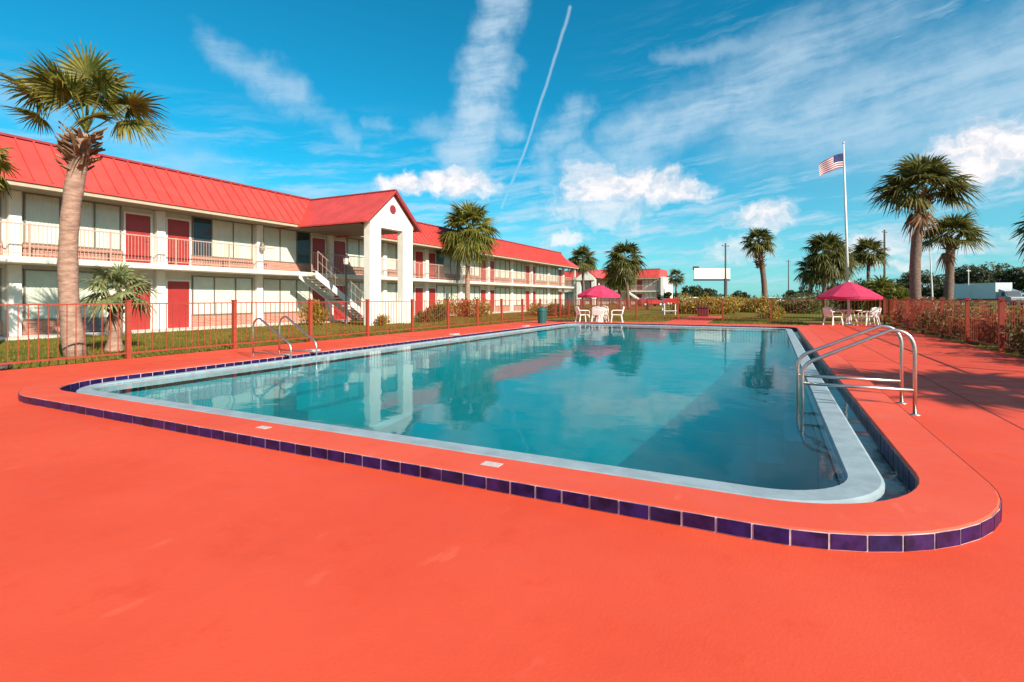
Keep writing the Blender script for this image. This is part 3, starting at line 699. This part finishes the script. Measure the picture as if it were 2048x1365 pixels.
simple_palm(1662, 1672, 60, 520, 2.5, 'palm of the clump closest to the flagpole', 37, nf=48, mt='palmdark', lo=-70, group='clump of palms behind the flagpole', trunk_r=.22, dead=9)
simple_palm(1738, 1736, 62, 508, 2.3, 'wide palm seen just right of the flagpole above the bushes', 38, nf=34, mt='palmdark', lo=-30, trunk_r=.2)
simple_palm(1168, 1165, 80, 520, 2.6, 'palm showing its crown above the far end of the motel roof', 39, nf=44, mt='palmdark', lo=-40, trunk_r=.22)
simple_palm(1258, 1250, 62, 518, 2.6, 'left palm of the pair left of the far red-roofed wing', 40, nf=44, mt='palmdark', lo=-65, trunk_r=.2, dead=6)
simple_palm(1240, 1240, 64, 545, 2.4, 'lower shaggy palm crown tucked beneath the pair near the far wing', 41, nf=44, mt='palm', lo=-70, trunk_r=.2, dead=6)
simple_palm(1352, 1352, 85, 555, 1.7, 'small distant palm right of the far wing', 42, nf=26, mt='palmdark', lo=-40, trunk_r=.16)
palm('palm_tree', (12.7, 5.9), (12.7, 5.9, 5.2), 2.6, 'palm outside the picture at right whose shadow crosses the deck', 44, nf=34, mt='palmdark', lo=-40)
le = at(-34, 13); palm('palm_tree', le, (*at(-40, 13), zat(335, 13)), .85, 'palm at the left picture edge with only frond tips showing', 45, nf=24, nseg=16, lo=-60, dead=6)
for i, (px, d, z, R, lab) in enumerate([(1762, 44, 1.0, 2.4, 'broad trunkless fan palm bush behind the right umbrella'), (1712, 46, .8, 2.2, 'dark fan palm bush just left of the broad one behind the umbrella'), (1800, 42, .7, 1.6, 'small fan palm bush between the umbrella and the tall palms')]):
    b = at(px, d); palm('fan_palm_bush', b, (b[0], b[1], z), R, lab, 60+i, nf=44, nseg=16, mt='palm' if i != 1 else 'palmdark', lo=0, hi=88, dead=4, trunk_r=.2)

# ------------------------------------------------------------------ shrubs, hedges, trees
def leaf_cloud(mb, c, rad, n, size, rnd, shell=.55):
    cx, cy, cz = c
    for i in range(n):
        while True:
            u = Vector((rnd.uniform(-1,1), rnd.uniform(-1,1), rnd.uniform(-1,1)))
            if shell < u.length < 1 or (u.length < 1 and rnd.random() < .3): break
        p = Vector((cx+u.x*rad[0], cy+u.y*rad[1], max(.02, cz+u.z*rad[2])))
        a = Vector((rnd.gauss(0,1), rnd.gauss(0,1), rnd.gauss(0,1)+.3)).normalized(); b = a.orthogonal().normalized(); b = (b+a.cross(b)*rnd.uniform(-1,1)).normalized()
        s = size*rnd.uniform(.6, 1.4); w = s*.42
        mb.add([p-a*s, p+b*w, p+a*s, p-b*w], [(0,1,2,3)])
def shrub(name, xy, w, h, lab, m, seed, n=900, leaf=.07, depth=None, group=None, cat='shrub'):
    rnd = random.Random(seed); root = tag(empty(name, (xy[0], xy[1], 0)), lab, cat, group); c = MB(); k = max(4, int(5*max(1, w/h)))
    for i in range(k):
        a = rnd.uniform(0, 6.28); r = rnd.random()**.5
        rr_ = rnd.uniform(.35, .6); hz = h*rnd.uniform(.35, .62)
        leaf_cloud(c, (math.cos(a)*r*w*.32, math.sin(a)*r*(depth or w)*.32, hz*.9), (w*rr_*.6, (depth or w)*rr_*.6, hz), n//k, leaf, rnd)
    c.build('foliage', m, root, recalc=False)
    s = MB()
    for i in range(6):
        a = rnd.uniform(0, 6.28); s.tube([(0,0,-.02), (math.cos(a)*w*.12, math.sin(a)*w*.12, h*.35), (math.cos(a)*w*.25, math.sin(a)*w*.25, h*.7)], [.02,.015,.006], 5)
    s.build('stem', M['bark'], root); return root
G_ = 'shrubs along the motel front'
shrub('shrub', (-20.6, 19.0), 1.3, 1.15, 'golden leafy shrub at the foot of the portico stair', M['gold'], 1, 1400, .07, group=G_)
shrub('shrub', (-17.0, 20.0), .9, .5, 'low green-gold plants in front of the portico columns', M['gold'], 2, 700, .05, group=G_)
shrub('shrub', (-17.2, 23.8), 1.3, .6, 'low shrub at the right foot of the portico', M['shrub'], 3, 800, .06, group=G_)
for i, (px, d, w, h, mm, lab) in enumerate([(868, 30, 1.5, .85, 'brownshrub', 'brown-green shrub right of the portico'), (893, 37, 2.6, 1.35, 'gold', 'tall golden bush under the mid palm, left side'), (931, 37.5, 1.5, 1.25, 'redshrub', 'rusty red bush at the foot of the mid palm'),
        (962, 37, 2.2, 1.25, 'gold', 'golden bush right of the mid palm trunk'), (1075, 40, 1.8, .9, 'gold', 'low golden bush behind the teal bin'), (1110, 38, 1.6, .95, 'shrub', 'green bush right of the teal bin'), (1140, 38, 1.6, .8, 'shrub', 'small green bush left of the far umbrella')]):
    shrub('shrub', at(px, d), w, h, lab, M[mm], 70+i, 1300, .075, group=G_)
rnd = random.Random(8)
labs = ['golden scrub bush left of the maroon planter beyond the far fence', 'golden scrub bush straight behind the maroon planter', 'wide golden scrub under the blank billboard', 'golden-green scrub between the billboard and the lone palm', 'tawny scrub at the foot of the lone palm', 'green-gold scrub right of the lone palm', 'low scrub left of the right umbrella']
for i, px in enumerate((1372, 1408, 1440, 1480, 1528, 1575, 1622)):
    d = 46+rnd.uniform(-2, 5); shrub('scrub_bush', at(px, d), 3.6, 1.55+rnd.uniform(-.2, .15), labs[i], M['gold'] if i not in (5, 6) else M['shrub'], 90+i, 2200, .10, depth=3., group='scrub bushes beyond the far fence')
shrub('shrub', at(1545, 33.6), 1.9, 1.1, 'leafy golden shrub beside the red fence post at the pool end', M['gold'], 120, 1300, .07)
rl = ['foreground', 'second', 'third']
names_r = ['brown-green shrub pressed against the right fence at the picture edge', 'rusty shrub behind the right fence, next to the picture edge', 'dark green shrub behind the right fence below the truck', 'reddish-brown shrub behind the right fence below the truck tail', 'green shrub behind the right fence at the foot of the shorter palm', 'brown shrub behind the right fence between the two palms', 'tawny shrub behind the right fence at the foot of the taller palm', 'rusty shrub behind the right fence near the umbrella table', 'dark shrub at the far right corner of the fence']
for i, y in enumerate((13.5, 15.6, 17.8, 20, 22.2, 24.4, 26.6, 29, 31.5)):
    shrub('shrub', (6.1+rnd.uniform(-.1, .4), y), 2.2, 1.15+rnd.uniform(-.15, .15), names_r[i], M[('shrub', 'brownshrub', 'shrub', 'redshrub', 'shrub', 'brownshrub', 'gold', 'redshrub', 'shrub')[i]], 140+i, 1700, .075, depth=2.3, group='shrubs behind the right fence')
def tree(xy, h, w, lab, seed, n=2600, leaf=.32, m=None, group=None):
    rnd = random.Random(seed); root = tag(empty('broadleaf_tree', (xy[0], xy[1], 0)), lab, 'tree', group); c = MB()
    tr = MB(); tr.tube([(0,0,-.1), (.1,0,h*.3), (0,.1,h*.7)], [.28,.2,.07], 8)
    for i in range(13):
        a = rnd.uniform(0, 6.28); r = rnd.random()**.5*w*.36; z = h*rnd.uniform(.3, .84); q = rnd.uniform(.14, .25)*h
        P = (math.cos(a)*r, math.sin(a)*r, z); leaf_cloud(c, P, (q*1.15, q*1.15, q*.8), n//13, leaf, rnd)
        tr.tube([(0,0,h*.25), (P[0]*.6, P[1]*.6, z*.8), P], [.1,.06,.02], 5)
    c.build('crown', m or M['tree'], root, recalc=False); tr.build('trunk', M['bark'], root); return root
pos = ['at the left end of the dark tree line, behind the tall palms', 'seen between the two right palms', 'right of the shorter palm', 'above the tail of the truck', 'above the middle of the truck', 'above the nose of the truck', 'right of the truck', 'at the right edge of the photo']
for i, px in enumerate((1812, 1865, 1905, 1940, 1972, 2003, 2035, 2075)):
    d = 118+rnd.uniform(-6, 8); tree(at(px, d), 8.3+rnd.uniform(-.8, 1.2), 11.0, 'dark leafy tree '+pos[i], 200+i, group='dark tree line along the road')
for px, d, h, w, lab in ((1592, 92, 3.4, 5.5, 'round dark tree left of the palm clump'), (1478, 105, 2.8, 4.5, 'low dark tree right of the billboard'), (1385, 84, 3.6, 3.5, 'small tree left below the billboard'), (1412, 88, 3.0, 3.6, 'small tree beneath the billboard'), (1330, 100, 2.6, 3, 'small tree beside the end wall of the far wing'), (1690, 80, 4.2, 7, 'dark tree behind the right umbrella'), (1740, 95, 4, 7, 'dark tree behind the fan palm bushes')):
    tree(at(px, d), h, w, lab, int(px), 1500, .22)
wood = MB(); rnd = random.Random(77)
for i in range(90):
    a = R_(rnd.uniform(-75, 60)); d = rnd.uniform(330, 420); x, y = F[0]*d*math.cos(a)+RT[0]*d*math.sin(a), F[1]*d*math.cos(a)+RT[1]*d*math.sin(a)
    q = rnd.uniform(3.0, 5.2); leaf_cloud(wood, (x, y, q*.55), (q*2.6, q*2.6, q*.62), 130, 1.1, rnd)
ow = wood.build('distant_wood', M['tree'], recalc=False); ow['kind'] = 'stuff'
# grass blades
def grass(name, boxes, n, h, m):
    b = MB(); r = random.Random(3); tot = sum((x1-x0)*(y1-y0) for x0, x1, y0, y1 in boxes)
    for x0, x1, y0, y1 in boxes:
        for i in range(int(n*(x1-x0)*(y1-y0)/tot)):
            x, y = r.uniform(x0, x1), r.uniform(y0, y1); a = r.uniform(0, 6.28); l = h*r.uniform(.5, 1.3); w = .012; q = l*.6
            c, s_ = math.cos(a), math.sin(a)
            b.add([(x-s_*w, y+c*w, -.03), (x+s_*w, y-c*w, -.03), (x+c*q*r.random(), y+s_*q*r.random(), l)], [(0,1,2)])
    o = b.build(name, m, recalc=False); o['kind'] = 'stuff'
grass('grass', [(-21.8, FX-.05, 2, 30), (-20, FX-.05, 30, 44), (FX+.3, -5.5, 29.15, 40), (-3.1, 1.5, 29.15, 40), (RX+.2, 7, 6, 33)], 42000, .055, M['grass'])

# ------------------------------------------------------------------ patio sets
def chair_proto():
    root = empty('patio_chair')
    s = MB()
    n = 8
    for i in range(n): y = -.22+.44*i/(n-1); s.box(-.23, .23, y-.024, y+.024, .415, .432)
    s.box(-.25, -.231, -.25, .25, .405, .435); s.box(.231, .25, -.25, .25, .405, .435); s.box(-.23, .23, .246, .27, .40, .436)
    s.build('seat', M['plastic'], root)
    b = MB()
    for i in range(9):
        x = -.21+.42*i/8; dy = -.27-.05*math.cos(x*5); b.obox((x, dy-.05, .64), (.019, 0, 0), (0, .007, 0), (0, -.055, .20))
    b.tube([(-.25, -.27, .44), (-.26, -.32, .66), (-.21, -.36, .83), (0, -.385, .88), (.21, -.36, .83), (.26, -.32, .66), (.25, -.27, .44)], .018, 8)
    b.build('backrest', M['plastic'], root)
    for sx in (-1, 1):
        for y0, y1 in ((.24, .30), (-.25, -.33)):
            l = MB(); l.obox((sx*.26, (y0+y1)/2, .20), (.022, 0, 0), (0, .022, 0), (sx*.02, (y1-y0)/2, -.21)); l.build('leg', M['plastic'], root)
        a = MB(); a.tube([(sx*.265, -.31, .66), (sx*.285, -.1, .665), (sx*.285, .18, .655), (sx*.275, .26, .60), (sx*.265, .27, .42)], .02, 8); a.build('armrest', M['plastic'], root)
    return root
def table_set(x, y, R, ze, zt, lt, lu, ang, chairs, group):
    t = tag(empty('patio_table', (x, y, 0)), lt, 'table')
    m = MB(); m.lathe([(0.03,.70),(.50,.70),(.54,.705),(.55,.72),(.53,.735),(.03,.735)], 28); m.build('tabletop', M['plastic'], t, smooth=False)
    for k in range(4):
        a = ang+k*math.pi/2; m = MB(); m.tube([(math.cos(a)*.2, math.sin(a)*.2, .70), (math.cos(a)*.26, math.sin(a)*.26, .35), (math.cos(a)*.42, math.sin(a)*.42, 0)], .025, 8); m.build('leg', M['plastic'], t)
    u = tag(empty('patio_umbrella', (x, y, 0)), lu, 'umbrella')
    MB().tube([(0,0,.02), (0,0,zt-.03)], .03, 10).build('pole', M['plastic'], u)
    m = MB(); m.lathe([(0,.0),(.24,.0),(.24,.05),(.06,.09),(.04,.16)], 18); m.build('base', M['plastic'], u)
    c = MB(); n = 8; sub = 6; rings = [(0., zt), (.3, zt-(zt-ze)*.22), (.65, zt-(zt-ze)*.58), (1., ze)]
    vs = []
    for rk, z in rings:
        for i in range(n*sub):
            a = 2*math.pi*i/(n*sub)+ang; fr = (i % sub)/sub; sag = math.sin(fr*math.pi); r = R*rk*(math.cos(math.pi/n)/math.cos((fr-.5)*2*math.pi/n)*.25+.75)
            vs.append((r*math.cos(a), r*math.sin(a), z-.05*sag*rk))
    N = n*sub
    for i in range(N): a = 2*math.pi*i/N+ang; p = vs[3*N+i]; vs.append((p[0]*.985, p[1]*.985, p[2]-.16+.05*abs(math.sin(i*math.pi/sub))))
    c.add(vs, [(k*N+i, k*N+(i+1) % N, (k+1)*N+(i+1) % N, (k+1)*N+i) for k in range(4) for i in range(N)])
    cp = c.build('canopy', M['magenta'], u, recalc=False)
    MB().lathe([(.0, zt+.09), (.022, zt+.06), (.03, zt+.02), (.05, zt-.01)], 10).build('finial', M['plastic'], u)
    for i in range(n):
        a = 2*math.pi*i/n+ang; m = MB(); m.tube([(.03*math.cos(a), .03*math.sin(a), zt-.06), (R*.97*math.cos(a), R*.97*math.sin(a), ze-.02)], .008, 5); m.build('rib', M['palepole'], u)
    for a, lab in chairs:
        o = proto if not proto.get('label') else copy_tree(proto)
        o.location = (x+math.cos(a)*.95, y+math.sin(a)*.95, 0); o.rotation_euler = (0, 0, a+math.pi/2); tag(o, lab, 'chair', group)
proto = chair_proto()
ca = lambda r, f: cv(r, f)
table_set(3.38, 30.6, 1.42, 1.42, 2.14, 'white round patio table under the right magenta umbrella', 'magenta umbrella over the right patio table, in front of the flagpole', .2,
  [(ca(-1, -.25), 'white slatted chair left of the right patio table'), (ca(1, -.2), 'white slatted chair right of the right patio table'), (ca(.35, -1), 'white slatted chair on the near side of the right patio table'), (ca(-.2, 1), 'white slatted chair behind the right patio table')], 'chairs round the right patio table')
table_set(-8.5, 27.75, 1.18, 1.50, 2.06, 'white round patio table under the left magenta umbrella', 'smaller magenta umbrella over the left patio table before the motel', .5,
  [(ca(-1, -.3), 'white slatted chair left of the left patio table'), (ca(1, -.15), 'white slatted chair right of the left patio table'), (ca(-.25, -1), 'white slatted chair on the near side of the left patio table'), (ca(.4, 1), 'white slatted chair behind the left patio table')], 'chairs round the left patio table')

# ------------------------------------------------------------------ bins, planter, stand
bx = at(1084, 27.6); b_ = tag(empty('litter_bin', (*bx, 0)), 'teal green litter bin on the deck edge at the far left of the pool', 'bin'); b_.scale = (.85, .85, .8)
MB().lathe([(.0,0),(.26,0),(.30,.80),(.0,.80)], 18).build('body', M['teal'], b_); MB().lathe([(.32,.80),(.32,.86),(.24,1.0),(.1,1.07),(0,1.08)], 18).build('lid', M['teal'], b_)
bx = at(1406, 38); b_ = tag(empty('planter', (*bx, 0)), 'square maroon planter box by the footpath', 'planter')
m = MB(); m.prism([(-.36,-.36),(.36,-.36),(.36,.36),(-.36,.36)], 'z', 0, .62); m.box(-.42, .42, -.42, .42, .62, .70); m.build('box', M['maroon'], b_); m = MB(); m.box(-.33, .33, -.33, .33, .701, .72); m.build('soil', M['rock'], b_)
bx = at(1340, 41); b_ = tag(empty('barbecue_stand', (*bx, 0), YAW), 'small stand with a rounded red hood beyond the far fence', 'stand')
m = MB()
for sx in (-.5, .5):
    for sy in (-.25, .25): m.box(sx-.03, sx+.03, sy-.03, sy+.03, 0, .95)
m.box(-.55, .55, -.3, .3, .30, .34); m.build('frame', M['palepole'], b_)
m = MB(); m.prism([(-.62,.96),(.62,.96),(.62,1.05),(.42,1.3),(-.42,1.3),(-.62,1.05)], 'y', -.34, .34); m.build('hood', M['carred'], b_)
m = MB(); r = random.Random(2); m.lathe([(0,.0),(.16,.0),(.20,.06),(.13,.13),(0,.15)], 9, (0,0,0)); o = m.build('rock', M['rock'], smooth=True); o.location = (-13.2, 4.5, -.03); o.scale = (1, 1.5, .8); tag(o, 'dark rock in the grass by the fence at the left edge', 'rock')

# ------------------------------------------------------------------ flagpole, signs, poles
fb = at(1698, 34); fp = tag(empty('flagpole', (*fb, 0)), 'tall white flagpole rising behind the right umbrella', 'flagpole')
tp = at(1687, 34); dz = zat(288, 34); ox, oy = tp[0]-fb[0], tp[1]-fb[1]
MB().tube([(0,0,0), (ox*.5, oy*.5, dz*.5), (ox, oy, dz)], [.09,.075,.045], 12).build('pole', M['palepole'], fp, smooth=True)
MB().lathe([(0,-.07),(.05,-.05),(.07,0),(.05,.05),(0,.07)], 12, (ox, oy, dz+.06)).build('ball_finial', M['steel'], fp, smooth=True)
MB().lathe([(0,.16),(.12,.14),(.2,.06),(.2,0)], 14).build('base_collar', M['palepole'], fp, smooth=True)
fl_ = MB(); nu, nv = 26, 13; H, L = .95, 1.62
k0 = .945; top = Vector((fb[0]+ox*k0, fb[1]+oy*k0, dz*k0)); hdir = Vector((-RT[0], -RT[1], 0)); nd = Vector((F[0], F[1], 0))
for j in range(nv):
    for i in range(nu):
        fl_.m = 2 if (i < nu*.4 and j < 7) else (0 if j % 2 == 0 else 1)
        vs = []
        for a, b in ((i, j), (i+1, j), (i+1, j+1), (i, j+1)):
            u, v = a/nu, b/nv
            vs.append(top+hdir*(.05+L*u*.93)+nd*(.13*math.sin(u*8+v*1.5)*u)+Vector((0,0,-H*v*(1-.12*u)-.62*u*u-.12*u+.05*math.sin(u*9)*u)))
        fl_.add(vs, [(0,1,2,3)])
fl_.m = 1
for j in range(5):
    for i in range(6):
        u, v = (.035+.06*i+.02*(j % 2)), (.045+.1*j)
        if u > .38: continue
        p = top+hdir*(.05+L*u*.93)+nd*(.13*math.sin(u*8+v*1.5)*u-.012)+Vector((0,0,-H*v*(1-.12*u)-.62*u*u-.12*u+.05*math.sin(u*9)*u))
        fl_.add([p+hdir*.016*math.cos(q*math.pi/5+.3)*(1 if q % 2 else .45)+Vector((0,0,.016*math.sin(q*math.pi/5+.3)*(1 if q % 2 else .45))) for q in range(10)], [tuple(range(10))])
tag(fl_.build('flag', [M['flagred'], M['flagwhite'], M['flagblue']], off=(0,0,0), recalc=False), 'striped red and white flag with a blue starred canton, blowing left from the flagpole top', 'flag')
bb = at(1424, 95); bo = tag(empty('billboard', (*bb, 0), YAW), 'blank white billboard on a dark post far beyond the pool', 'billboard')
m = MB(); m.box(-3.25, 3.25, -.12, .12, zat(558, 95), zat(537, 95)); m.build('panel', M['white'], bo); m = MB(); m.box(-3.4, -2.3, .15, .3, zat(540, 95), zat(533, 95)); m.box(-3.3, 3.3, .13, .3, zat(562, 95), zat(559, 95)); m.build('catwalk', M['dark'], bo)
m = MB(); m.tube([(2.6, .35, 0), (2.6, .35, zat(540, 95))], .28, 12); m.build('post', M['dark'], bo)
for px, d, yt, r, mm, lab in ((1451, 78, 487, .13, 'wood', 'tall dark utility pole in front of the billboard'), (1577, 115, 520, .11, 'wood', 'thin distant utility pole between the lone palm and the palm clump'), (1769, 85, 460, .16, 'wood', 'dark utility pole right of the palm behind the flagpole'), (1937, 100, 538, .09, 'palepole', 'short pale pole above the truck trailer')):
    b = at(px, d); o = tag(empty('utility_pole', (*b, 0), YAW+.5), lab, 'pole', 'distant poles'); z = zat(yt, d)
    MB().tube([(0,0,-.1), (0,0,z)], [r*1.2, r*.8], 8).build('pole', M[mm], o)
    m = MB(); m.box(-.8, .8, -.05, .05, z-.45, z-.35); 
    for q in (-.7, 0, .7): m.lathe([(.03,0),(.04,.08),(0,.1)], 6, (q, 0, z-.35))
    m.build('crossarm', M[mm], o)
b = at(1866, 55); t_ = at(1860, 55); o = tag(empty('light_pole', (*b, 0)), 'pale slim light pole standing between the two right palms', 'pole')
z = zat(500, 55); MB().tube([(0,0,0), (t_[0]-b[0], t_[1]-b[1], z)], [.10,.05], 8).build('pole', M['palepole'], o); m = MB(); m.obox((t_[0]-b[0]-.25, t_[1]-b[1], z), (.35, 0, 0), (0, .1, 0), (0, 0, .05)); m.build('lamp_head', M['palepole'], o)
b = (6.0, 17.6); o = tag(empty('marker_post', (*b, 0)), 'thin white post among the shrubs behind the right fence', 'post'); m = MB(); m.tube([(0,0,-.02), (0,0,.95)], .03, 8); m.lathe([(.035,.95),(.03,.98),(0,1.0)], 8); m.build('pipe', M['palepole'], o)

# ------------------------------------------------------------------ far wing
def far_wing():
    ox, oy = at(1322, 100); root = tag(empty('motel_wing', (ox, oy, 0)), 'far two storey motel wing with a red roof and a pale end wall', 'motel')
    x0 = -44; B = lambda m, n, mt, p=None: m.build(n, mt, p or root)
    m = MB(); m.box(x0, 0, 1.4, 10, 0, 5.0); B(m, 'wall', M['cream'])
    m = MB(); m.box(-.003, .5, -.3, 10, 0, 5.35); B(m, 'end_wall', M['white'])
    m = MB(); m.prism([(-.1,5.2),(10.5,5.2),(9.0,6.95),(1.3,6.95)], 'x', x0, -.4)
    x = x0
    while x < -.6: m.obox((x, .6, 6.09), (.014, 0, 0), (0, .69, .86), (0, -.02, .016)); x += .5
    rf = B(m, 'roof', M['roof']); m = MB(); m.box(x0, -.4, 1.2, 1.45, 6.93, 7.02); B(m, 'ridge_trim', M['rooftrim'], rf); m = MB(); m.box(x0, -.4, -.05, .05, 5.0, 5.19); B(m, 'fascia', M['fascia'], rf)
    m = MB(); m.box(x0, -.3, .1, 1.39, 2.5, 2.71); B(m, 'walkway_slab', M['cream'])
    m = MB(); m.box(x0, -.3, .15, .19, 3.74, 3.8); m.box(x0, -.3, .15, .19, 2.8, 2.84); x = x0
    while x < -.4: m.box(x, x+.03, .155, .185, 2.84, 3.74); x += .2
    B(m, 'railing', M['rail'])
    d0 = w0 = None
    for fz in (.02, 2.72):
        for k in range(9):
            a = -.8-4.8*k
            for dx in ((-1.0,) if k % 2 else (-3.6,)):
                if d0 is None:
                    q = MB(); q.box(-.5, .5, -.05, 0, 0, 2.05); d0 = q.build('door', M['door'], root); d0.location = (a+dx, 1.395, fz)
                else: copy_part(d0, (a+dx, 1.395, fz))
            wx = -3.0 if k % 2 else -1.4
            if w0 is None:
                q = MB(); q.box(-1.3, 1.3, -.03, 0, 0, 1.7); w0 = q.build('window', M['curtain'], root); w0.location = (a+wx, 1.395, fz+.6)
                q = MB(); [q.box(xx-.04, xx+.04, -.06, -.031, 0, 1.7) for xx in (-1.26, -.4, .45, 1.26)]; q.build('frame', M['bronze'], w0)
            else: copy_part(w0, (a+wx, 1.395, fz+.6))
    # outside stair and small gabled porch
    m = MB(); m.obox((-4.6, -.55, 1.35), (1.9, 0, -1.3), (0, .5, 0), (.1, 0, .12)); B(m, 'stair', M['trim'])
    m = MB(); m.prism([(-14.2,5.0),(-9.8,5.0),(-12,6.9)], 'y', -9, 1); pr = B(m, 'porch_roof', M['roof'])
    m = MB(); m.prism([(-13.8,4.6),(-10.2,4.6),(-10.2,5.0),(-12,6.5),(-13.8,5.0)], 'y', -9.2, -9.02); B(m, 'porch_gable', M['white'], pr)
    m = MB(); m.box(-13.8, -13.1, -9, -8.3, 0, 4.99); c = B(m, 'porch_column', M['white']); copy_part(c, (2.9, 0, 0))
far_wing()

# ------------------------------------------------------------------ vehicles and road
hx = Vector((.274, -.961, 0)).normalized(); hy = Vector((-hx.y, hx.x, 0)); tcn = at(1955, 100)
rd = MB(); c0 = Vector((*tcn, 0)); rd.add([c0+hx*a+hy*b+Vector((0,0,-.02)) for a, b in ((-400,-4),(400,-4),(400,7),(-400,7))], [(0,1,2,3)]); struct(rd.build('road', M['asphalt']))
ln = MB()
for a in range(-60, 60): ln.add([c0+hx*(a*6+q)+hy*(1.5+w)+Vector((0,0,-.016)) for q, w in ((0,-.07),(3,-.07),(3,.07),(0,.07))], [(0,1,2,3)])
struct(ln.build('lane_marking', M['white']))
def wheel(name, r, w, parent, loc):
    o = MB().lathe([(r*.55,-w/2),(r*.95,-w/2),(r,-w*.35),(r,w*.35),(r*.95,w/2),(r*.55,w/2)], 18).build(name, M['rubber'], parent); o.rotation_euler = (math.pi/2, 0, 0); o.location = loc
    MB().lathe([(0,-w*.4),(r*.56,-w*.42),(r*.56,w*.42),(0,w*.4)], 14).build('rim', M['palepole'], o); return o
def truck():
    root = tag(empty('semi_truck', (*tcn, .0), math.atan2(hx.y, hx.x)), 'white box semi trailer truck heading right on the road behind the palms', 'truck')
    m = MB(); m.box(-6.8, 6.8, -1.3, 1.3, 1.15, 4.05)
    for i in range(24): x = -6.5+13*i/23; m.box(x-.02, x+.02, -1.315, -1.3, 1.2, 4.0)
    m.build('trailer', M['trailer'], root, bevel=.03); m = MB(); m.box(-6.7, 6.7, -.5, .5, .95, 1.149); m.box(-6.8, -6.6, -1.25, 1.25, .5, .9); m.build('chassis', M['dark'], root)
    m = MB(); m.prism([(7.3,.55),(10.3,.55),(10.3,1.4),(9.3,1.65),(8.9,2.5),(7.3,2.9)], 'y', -1.2, 1.2); m.build('cab', M['cargrey'], root, bevel=.06)
    m = MB(); m.obox((9.14, 0, 2.10), (.17, 0, -.38), (0, 1.05, 0), (.02, 0, .01)); m.box(8.1, 8.8, -1.215, -1.201, 1.65, 2.3); m.build('windscreen', M['darkroom'], root)
    for x in (-6.0, -4.7, 7.6, 9.6):
        for y in (-1.05, 1.05): wheel('wheel', .5, .35, root, (x, y, .5))
truck()
def car(xy, rz, m_, lab):
    root = tag(empty('parked_car', (*xy, 0), rz), lab, 'car', 'cars parked far behind the pool')
    m = MB(); prof = [(-2.2,.32),(2.2,.32),(2.25,.6),(2.1,.82),(1.1,.95),(.45,1.42),(-1.0,1.44),(-1.75,1.0),(-2.2,.92)]; m.prism(prof, 'y', -.86, .86); m.build('body', m_, root, bevel=.06)
    m = MB()
    for s in (-1, 1): m.prism([(-1.5,1.0),(.85,1.0),(.4,1.36),(-.95,1.37)], 'y', s*.865, s*.872)
    m.obox((.78, 0, 1.19), (.30, 0, -.21), (0, .76, 0), (.012, 0, .016)); m.build('windows', M['darkroom'], root)
    for x in (-1.35, 1.4):
        for y in (-.8, .8): wheel('wheel', .32, .2, root, (x, y, .32))
    for s in (-.6, .6): m = MB(); m.box(2.2, 2.26, s-.15, s+.15, .62, .74); m.build('headlight', M['marker'], root)
car(at(1382, 70), YAW+.2, M['carwhite'], 'white car parked left of the billboard'); car(at(1546, 92), YAW-.1, M['carwhite'], 'white car far behind the lone palm'); car(at(1602, 88), YAW+.1, M['cargrey'], 'grey car far off left of the palm clump'); car(at(1300, 84), YAW+.3, M['carred'], 'red car parked before the far wing')
